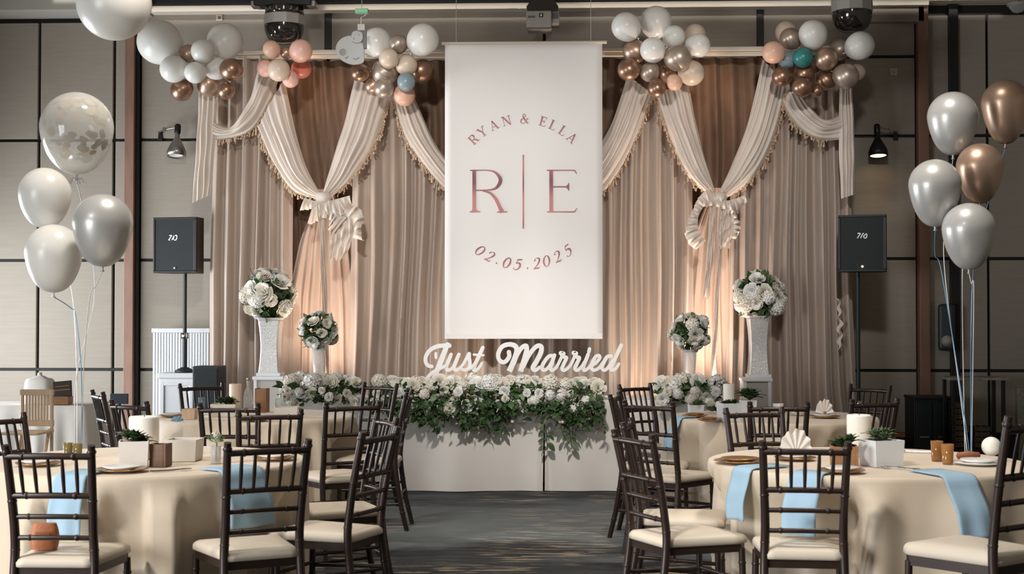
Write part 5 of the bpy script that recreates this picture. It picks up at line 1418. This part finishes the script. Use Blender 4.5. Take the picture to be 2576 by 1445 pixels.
# ------------------------------------------------------------------ wall lamps
def wall_lamp(label, px, sgn, shade, inner):
    p = onY(px, 362, YB - .20); k = depth(p) / F
    root = thing('wall_spot_lamp', p, label, 'lamp'); 
    t = MB(); prof = [(6 * k, 26 * k), (7 * k, 14 * k), (12 * k, 5 * k), (19 * k, -8 * k), (24 * k, -20 * k), (24.5 * k, -33 * k), (22 * k, -33 * k), (17 * k, -8 * k), (5 * k, 12 * k)]; t.lathe(prof, 24); t.build('bell_shade', shade, root)
    t = MB(); t.lathe([(0, -27 * k), (10 * k, -27 * k), (14 * k, -29 * k), (20 * k, -30 * k), (14 * k, -24 * k), (0, -20 * k)], 20); t.build('bulb', inner, root)
    t = MB(); t.lathe([(0, 52 * k), (6 * k, 51 * k), (8 * k, 46 * k), (8 * k, 30 * k), (6 * k, 24 * k), (0, 24 * k)], 14); t.build('lamp_neck', 'black', root)
    t = MB(); t.tube([(0, .0, 44 * k), (sgn * 30 * k, .02, 40 * k), (sgn * 56 * k, .09, 38 * k), (sgn * 56 * k, .17, 38 * k)], .007, 6); t.build('arm', 'metal', root)
    t = MB(); t.box((sgn * 56 * k, .175, 36 * k), (.045, .03, .10), 0, .005); t.build('wall_bracket', 'black', root)
    t = MB(); t.box((sgn * 36 * k, .02, 40 * k), (.03, .02, .04), 0, .004); t.build('joint', 'chrome', root)
    root.rotation_euler = (R(-10), 0, 0)
    return p
wall_lamp('silver bell-shaped wall spotlight on an arm left of the backdrop', 445, -1, 'metal', 'lampoff')
pl_ = wall_lamp('black bell-shaped wall spotlight glowing warm right of the backdrop', 2208, 1, 'black', 'lampin')
light('wall_lamp_bulb', 'SPOT', (pl_.x, pl_.y - .02, pl_.z - .16), (pl_.x, pl_.y + .02, 0), 3, (1, .78, .5), .03, spot=80, blend=1)

# ------------------------------------------------------------------ loudspeakers on stands
def stroke3(mb, strokes, s, w, y):
    for st in strokes:
        rows = ribbon2d([(a, b, w) for a, b in st], 5, len(st) > 2); mb.quadgrid([[(x * s, y, z * s) for x, z in r] for r in rows], smooth=False)
def pa_speaker(label, pxl, pxr, pyt, pyb, Y, ang, letters, slabel, foot_z, polepx, tripod):
    c = onY((pxl + pxr) / 2, (pyt + pyb) / 2, Y); k = depth(c) / F; w = (pxr - pxl) * k; h = (pyb - pyt) * k; dp = .30
    root = thing('loudspeaker', c, label, 'speaker', rz=ang)
    t = MB(); rows = [[(-w / 2, 0, z), (w / 2, 0, z), (w / 2 * .96, dp * .55, z), (w * .34, dp, z), (-w * .34, dp, z), (-w / 2 * .96, dp * .55, z)] for z in (-h / 2, h / 2)]
    t.quadgrid(rows, True, False); t.poly(list(reversed(rows[0]))); t.poly(rows[1]); t.build('cabinet', 'black' if tripod else 'spside', root)
    for nm, lo, hi in (('frame_bar', (-w / 2, -.02, h / 2 - .02), (w / 2, .004, h / 2)), ('frame_bar', (-w / 2, -.02, -h / 2), (w / 2, .004, -h / 2 + .02)), ('frame_bar', (-w / 2, -.02, -h / 2 + .02), (-w / 2 + .02, .004, h / 2 - .02)), ('frame_bar', (w / 2 - .03, -.02, -h / 2 + .02), (w / 2, .004, h / 2 - .02))):
        t = MB(); t.box2(lo, hi, .005); t.build(nm, 'black', root)
    t = MB(); t.box2((-w / 2 + .018, -.014, -h / 2 + .018), (w / 2 - .028, -.002, h / 2 - .018)); t.build('grille', 'grille', root)
    mb = MB(); stroke3(mb, letters, .042, .22, -.0155); lo_ = mb.build('speaker_letters', 'white_ink', root); lo_.location = (-.04 if tripod else -.055, 0, h * .09)
    t = MB(); t.lathe([(0, -.003), (.009, -.003), (.009, .003), (0, .003)], 12); li = t.build('indicator_light', 'lampin' if tripod else 'lampoff', root, (0, -.018, -h / 2 + .045)); li.rotation_euler = (PI / 2, 0, 0)
    zt = c.z - h / 2; q = Vector((onY(polepx, pyb, Y).x, c.y + .12, foot_z))
    st = thing('speaker_stand', q, slabel, 'stand')
    t = MB(); t.tube([(0, 0, .02), (0, 0, (zt - foot_z) * .38)], .022, 10); t.build('lower_pole', 'darkgreen', st)
    t = MB(); t.tube([(0, 0, (zt - foot_z) * .36), (0, 0, zt - foot_z - .002)], .017, 10); t.build('upper_pole', 'darkgreen', st)
    t = MB(); t.lathe([(.02, -.03), (.034, -.025), (.034, .025), (.02, .03)], 12, (0, 0, (zt - foot_z) * .37)); t.tube([(0, -.03, (zt - foot_z) * .37), (0, -.07, (zt - foot_z) * .37)], .01, 8); t.build('clamp_collar', 'chrome', st)
    if tripod:
        for kk in range(3):
            a = kk * 2.094 + .5; t = MB(); t.tube([(0, 0, .45), (.22 * math.cos(a), .22 * math.sin(a), .012)], .012, 8); t.build('leg', 'darkgreen', st)
    else:
        t = MB(); t.lathe([(0, 0), (.09, 0), (.09, .02), (.03, .05), (0, .05)], 20); t.build('base_plate', 'darkgreen', st)
CABZ = onY(440, 938, 13.1).z
LV = [[(0, 1), (.62, 1)], [(.62, 1), (-.15, 0)], [(-.15, 0), (.2, 0)], [(.62, 0), (1.15, 1)], [(.95, .1), (1.15, 1)], [(1.35, 1), (1.7, 1), (1.78, .8), (1.72, .3), (1.55, .02), (1.15, 0)]]
RV = [[(0, 1), (.62, 1)], [(.62, 1), (-.05, 0)], [(1.15, 1), (.85, .5), (.62, 0)], [(1.15, 1), (1.3, 1)], [(1.75, .8), (1.9, .5), (1.72, .05), (1.35, .05), (1.25, .4), (1.5, .68), (1.75, .8), (1.78, 1)]]
pa_speaker('black loudspeaker raised on a pole left of the backdrop', 383, 500, 547, 687, 13.0, R(-9), LV, 'dark pole stand holding the left loudspeaker', CABZ, 457, False)
pa_speaker('black loudspeaker raised on a pole right of the backdrop', 2110, 2229, 541, 684, 12.55, R(-15), RV, 'dark tripod stand holding the right loudspeaker', 0.0, 2165, True)
# white cabinet under the left stand
ca, cb = onY(398, 938, 13.0), onY(492, 938, 13.0)
cab = thing('white_cabinet', ((ca.x + cb.x) / 2, 13.12, 0), 'white panelled cabinet below the left loudspeaker stand', 'cabinet'); hw = (cb.x - ca.x) / 2
t = MB(); t.box2((-hw + .01, -.12, .04), (hw - .01, .2, CABZ - .05), .004); t.build('body', 'whitepaint', cab)
t = MB(); t.box2((-hw, -.14, CABZ - .05), (hw, .22, CABZ), .01); t.build('top', 'whitepaint', cab)
for nm, lo, hi in (('door_stile', (-hw + .02, -.132, .08), (-hw + .055, -.12, CABZ - .08)), ('door_stile', (hw - .055, -.132, .08), (hw - .02, -.12, CABZ - .08)), ('door_rail', (-hw + .055, -.132, CABZ - .115), (hw - .055, -.12, CABZ - .08)), ('door_rail', (-hw + .055, -.132, .08), (hw - .055, -.12, .115))):
    t = MB(); t.box2(lo, hi, .003); t.build(nm, 'whitepaint', cab)
t = MB(); t.box2((-hw + .01, -.11, 0), (hw - .01, .19, .04)); t.build('kick_base', 'greyplastic', cab)
# fluted white screen behind
fa, fb_ = onY(386, 826, 13.5), onY(528, 826, 13.5); fz = fa.z
fs = thing('fluted_screen', ((fa.x + fb_.x) / 2, 13.5, 0), 'white fluted radiator screen behind the left loudspeaker pole', 'screen'); hw = (fb_.x - fa.x) / 2
t = MB(); t.box2((-hw, .0, 0), (hw, .03, fz - .02)); t.build('backing', 'greyplastic', fs)
n = 20
for i in range(n):
    x = lerp(-hw, hw, (i + .5) / n); t = MB(); t.box2((x - hw / n * .82, -.025, .03), (x + hw / n * .82, 0, fz - .045), .004); t.build('slat', 'whitepaint', fs)
t = MB(); t.box2((-hw - .01, -.035, fz - .045), (hw + .01, .035, fz), .008); t.build('top_cap', 'whitepaint', fs)
# dark floor loudspeaker
da, db = onY(484, 922, 12.55), onY(551, 922, 12.55); hw = (db.x - da.x) / 2
dsp = thing('floor_loudspeaker', ((da.x + db.x) / 2, 12.7, 0), 'dark green-black floor loudspeaker beside the white cabinet', 'speaker')
t = MB(); t.box2((-hw, -.15, .02), (hw, .12, da.z), .008); t.build('cabinet', 'darkgreen', dsp)
t = MB(); t.box2((-hw + .015, -.158, .05), (hw - .015, -.15, da.z - .02), .003); t.build('grille', 'grille', dsp)
t = MB(); t.box2((-hw - .01, -.15, 0), (hw + .01, .12, .02)); t.build('plinth_base', 'black', dsp)

# ------------------------------------------------------------------ gift table at the far left
gz = TZ; gx0, gx1 = onY(-140, 1000, 10.9).x, onY(214, 1000, 10.9).x; gy0, gy1 = 10.9, 11.5
gt = thing('gift_table', ((gx0 + gx1) / 2, (gy0 + gy1) / 2, 0), 'rectangular gift table at the far left wall', 'table'); hw = (gx1 - gx0) / 2
t = MB(); t.box2((-hw + .02, -.28, gz - .03), (hw - .02, .28, gz - .004)); t.build('tabletop', 'box', gt)
for sx in (-1, 1):
    for sy in (-1, 1): t = MB(); t.tube([(sx * (hw - .1), sy * .24, 0), (sx * (hw - .1), sy * .24, gz - .03)], .016, 8); t.build('leg', 'metal', gt)
rows = []; N = 160
def rect(u, gx, gy):
    per = [(-hw - gx, -.3 - gy), (hw + gx, -.3 - gy), (hw + gx, .3 + gy), (-hw - gx, .3 + gy)]
    Ls = [2 * hw, .6, 2 * hw, .6]; d = u * sum(Ls)
    for i in range(4):
        if d <= Ls[i]: tt = d / Ls[i]; a, b = per[i], per[(i + 1) % 4]; return lerp(a[0], b[0], tt), lerp(a[1], b[1], tt)
        d -= Ls[i]
    return per[0]
fg = folds(26, 77, .5)
for s_, z in ((0.05, gz + .001), (.9, gz + .001), (1, gz)): rows.append([tuple(v * s_ for v in rect(k / N, 0, 0)) + (z,) for k in range(N)])
for j in range(1, 11):
    v = j / 10; rows.append([rect(k / N, .01 + .05 * v * fg(k / N), .01 + .05 * v * fg(k / N)) + (lerp(gz, .012, v),) for k in range(N)])
mb = MB(); mb.quadgrid(rows, True); o = mb.build('tablecloth', 'cloth_w', None, gt.location); tag(o, 'white cloth on the gift table at the far left', 'tablecloth')
def on_gift(px, py): q = onZ(px, py, gz + .003); return q
bp = onY(100, 1000, 11.12); bp.z = gz + .004; kb = depth(bp) / F
cb_ = thing('card_box', bp, 'white bell-shaped card box on the gift table', 'box')
t = MB(); hh = 72 * kb; w0 = 36 * kb; rws = [[(math.copysign(abs(math.cos(a)) ** .45, math.cos(a)) * w0 * k_, math.copysign(abs(math.sin(a)) ** .45, math.sin(a)) * w0 * k_ * .8, hh * v) for a in [2 * PI * i / 24 for i in range(24)]] for v, k_ in ((0, 1), (.5, .98), (.78, .92), (.87, .80), (.90, .5), (.97, .26), (1, .02))]
t.quadgrid(rws, True); t.poly(list(reversed(rws[0]))); t.build('box_body', 'cloth_w', cb_)
t = MB(); t.lathe([(0, hh - .01), (.02, hh), (.015, hh + .02), (0, hh + .022)], 12); t.build('lid_knob', 'cloth_w', cb_)
hb = onY(156, 995, 11.05); hb.z = gz + .004; kb = depth(hb) / F
hm = thing('chocolate_hamper', hb, 'brown hamper box with a dark tilted lid on the gift table', 'box', rz=.15)
t = MB(); t.box2((-23 * kb, -.09, 0), (22 * kb, .09, 20 * kb), .005); t.build('box_body', 'box', hm)
t = MB(); t.box((0, 0, 0), (46 * kb, .02, 40 * kb), 0, .004); q = t.build('lid', 'choc', hm, (0, .02, 38 * kb)); q.rotation_euler = (R(-14), R(-5), 0)
t = MB(); t.box((0, -.012, -.01), (38 * kb, .003, .008)); t.box((0, -.012, .02), (34 * kb, .003, .006)); q2 = t.build('gold_band', 'charger', q)
nv = onY(300, 1003, 11.2)
# pale slatted folding chair in front of the gift table
wp = XY(95, 9.75); fc = thing('folding_chair', wp, 'pale beech folding chair with a slatted back in front of the gift table', 'chair', rz=R(178)); kf = 9.75 / F
zt_, zb_ = 1.43 - (980 - 800) * kf, 1.43 - (1072 - 800) * kf; wf = 38 * kf
for sx in (-1, 1):
    t = MB(); t.tube([(sx * wf, .0, 0.0), (sx * wf, -.0, zt_)], .014, 8); t.build('back_post', 'natural', fc)
    t = MB(); t.tube([(sx * wf * .9, .30, 0.0), (sx * wf * .9, .02, zb_ - .02)], .013, 8); t.build('front_leg', 'natural', fc)
for z in (zt_ - .02, zb_ + .02): t = MB(); t.box((0, 0, z), (2 * wf + .03, .024, .04), 0, .004); t.build('back_rail', 'natural', fc)
for i in range(8):
    x = lerp(-wf + .02, wf - .02, (i + .5) / 8); t = MB(); t.box((x, 0, (zt_ + zb_) / 2), (.013, .012, zt_ - zb_ - .04), 0, .002); t.build('back_slat', 'natural', fc)
for i in range(5): t = MB(); t.box((0, .05 + i * .06, zb_ - .03), (2 * wf + .06, .045, .016), 0, .003); t.build('seat_slat', 'natural', fc)
# navy card on stand by the trim
nvp = onY(300, 1004, 11.9); ncs = thing('card_stand', (nvp.x, 11.9, 0), 'dark navy sign board on a post behind the left chairs', 'sign'); kn_ = depth(nvp) / F
t = MB(); t.box((0, 0, nvp.z), (46 * kn_, .02, 26 * kn_), 0, .004); t.build('board', 'navy', ncs)
t = MB(); t.tube([(0, .012, 0), (0, .012, nvp.z)], .012, 8); t.build('post', 'black', ncs)
t = MB(); t.lathe([(0, 0), (.12, 0), (.12, .015), (0, .02)], 20); t.build('foot', 'black', ncs)

# ------------------------------------------------------------------ dark bar corner at the far right
ta, tb = onY(2386, 950, 12.6), onY(2536, 950, 12.6); hw = (tb.x - ta.x) / 2
bt = thing('bar_table', ((ta.x + tb.x) / 2, 12.75, 0), 'worn grey high bar table behind the right balloon ribbons', 'table')
t = MB(); t.box2((-hw, -.18, ta.z - .025), (hw, .18, ta.z), .004); t.build('tabletop', 'greyscratch', bt)
for sx in (-1, 1):
    for sy in (-1, 1): t = MB(); t.box((sx * (hw - .04), sy * .14, (ta.z - .025) / 2), (.03, .03, ta.z - .025), 0, .003); t.build('leg', 'black', bt)
for z in (.28,): t = MB(); t.box((0, 0, z), (2 * hw - .05, .3, .025)); t.build('lower_shelf', 'black', bt)
def crate(label, pxl, pxr, pyt, pyb, Y, zb, m='crate'):
    a, b = onY(pxl, pyt, Y), onY(pxr, pyt, Y); h = a.z - onY(pxl, pyb, Y).z; w = b.x - a.x; k = ((a.x + b.x) / 2, Y + .09, zb)
    o = thing('woven_crate', k, label, 'crate')
    for i in range(4):
        z = h * (i + .5) / 4
        for nm, lo, hi in (('weave_band', (-w / 2, -.09, z - h * .10), (w / 2, -.08, z + h * .10)), ('weave_band', (-w / 2, .08, z - h * .10), (w / 2, .09, z + h * .10)), ('weave_band', (-w / 2, -.08, z - h * .1), (-w / 2 + .01, .08, z + h * .1)), ('weave_band', (w / 2 - .01, -.08, z - h * .1), (w / 2, .08, z + h * .1))):
            t = MB(); t.box2(lo, hi); t.build(nm, m, o)
    for sx in (-1, 0, 1):
        t = MB(); t.box2((sx * (w / 2 - .008) - .008, -.078, 0), (sx * (w / 2 - .008) + .008, .078, h)); t.build('upright', 'boxd', o)
    return a.z
zsh = .295
zc1 = onY(2400, 1035, 12.62).z - onY(2400, 1092, 12.62).z
crate('lower woven crate on the shelf of the bar table, left', 2402, 2430, 1035, 1092, 12.66, zsh)
crate('upper woven crate on the shelf of the bar table, left', 2402, 2430, 976, 1032, 12.66, zsh + zc1 + .002)
crate('woven crate on the shelf of the bar table, right', 2452, 2490, 1038, 1092, 12.66, zsh)
wsp = onY(2381, 824, YB - .12); kw = depth(wsp) / F
ws = thing('wall_speaker', wsp, 'slate wall-mounted speaker on the dark post at right', 'speaker', rz=R(-12)); t = MB(); t.box((0, 0, 0), (40 * kw, .16, 118 * kw), 0, .03); t.build('housing', 'wallspk', ws)
t = MB(); t.lathe([(0, -.004), (12 * kw, -.004), (14 * kw, .004), (0, .004)], 18); q = t.build('driver', 'greyplastic', ws, (0, -.08, -34 * kw)); q.rotation_euler = (PI / 2, 0, 0)
t = MB(); t.box((0, .1, 0), (.06, .08, .12), 0, .005); t.build('mount', 'black', ws)
dc = onY(2340, 980, 12.9)
dk = thing('dark_cabinet', (onY(2352, 1000, 13.0).x, 13.1, 0), 'low near-black cabinet beside the bar table', 'cabinet'); zt_ = onY(2352, 998, 13.0).z
t = MB(); t.box2((-.2, -.16, .03), (.13, .2, zt_ - .02), .004); t.build('body', 'black', dk)
t = MB(); t.box2((-.21, -.18, zt_ - .02), (.14, .2, zt_), .004); t.build('top', 'darkwood', dk)
for sx in (-.185, -.025): t = MB(); t.box2((sx, -.172, .06), (sx + .14, -.16, zt_ - .05), .004); d_ = t.build('door', 'darkgreen', dk); t = MB(); t.box2((sx + .03, -.18, zt_ * .5), (sx + .11, -.172, zt_ * .5 + .01)); t.build('handle', 'metal', d_)
t = MB(); t.box2((-.19, -.15, 0), (.12, .19, .03)); t.build('kick_base', 'black', dk)
# grey column fragment by the right edge
gpz = onY(2570, 978, 12.6); gcol = thing('worn_wooden_post', (gpz.x + .02, 12.7, 0), 'worn grey wooden post at the right edge of the photo', 'post'); t = MB(); t.box2((-.03, -.03, 0), (.06, .05, gpz.z), .004); t.build('shaft', 'greyscratch', gcol)
t = MB(); t.box2((-.08, -.08, 0), (.11, .10, .04), .004); t.build('foot', 'greyscratch', gcol)
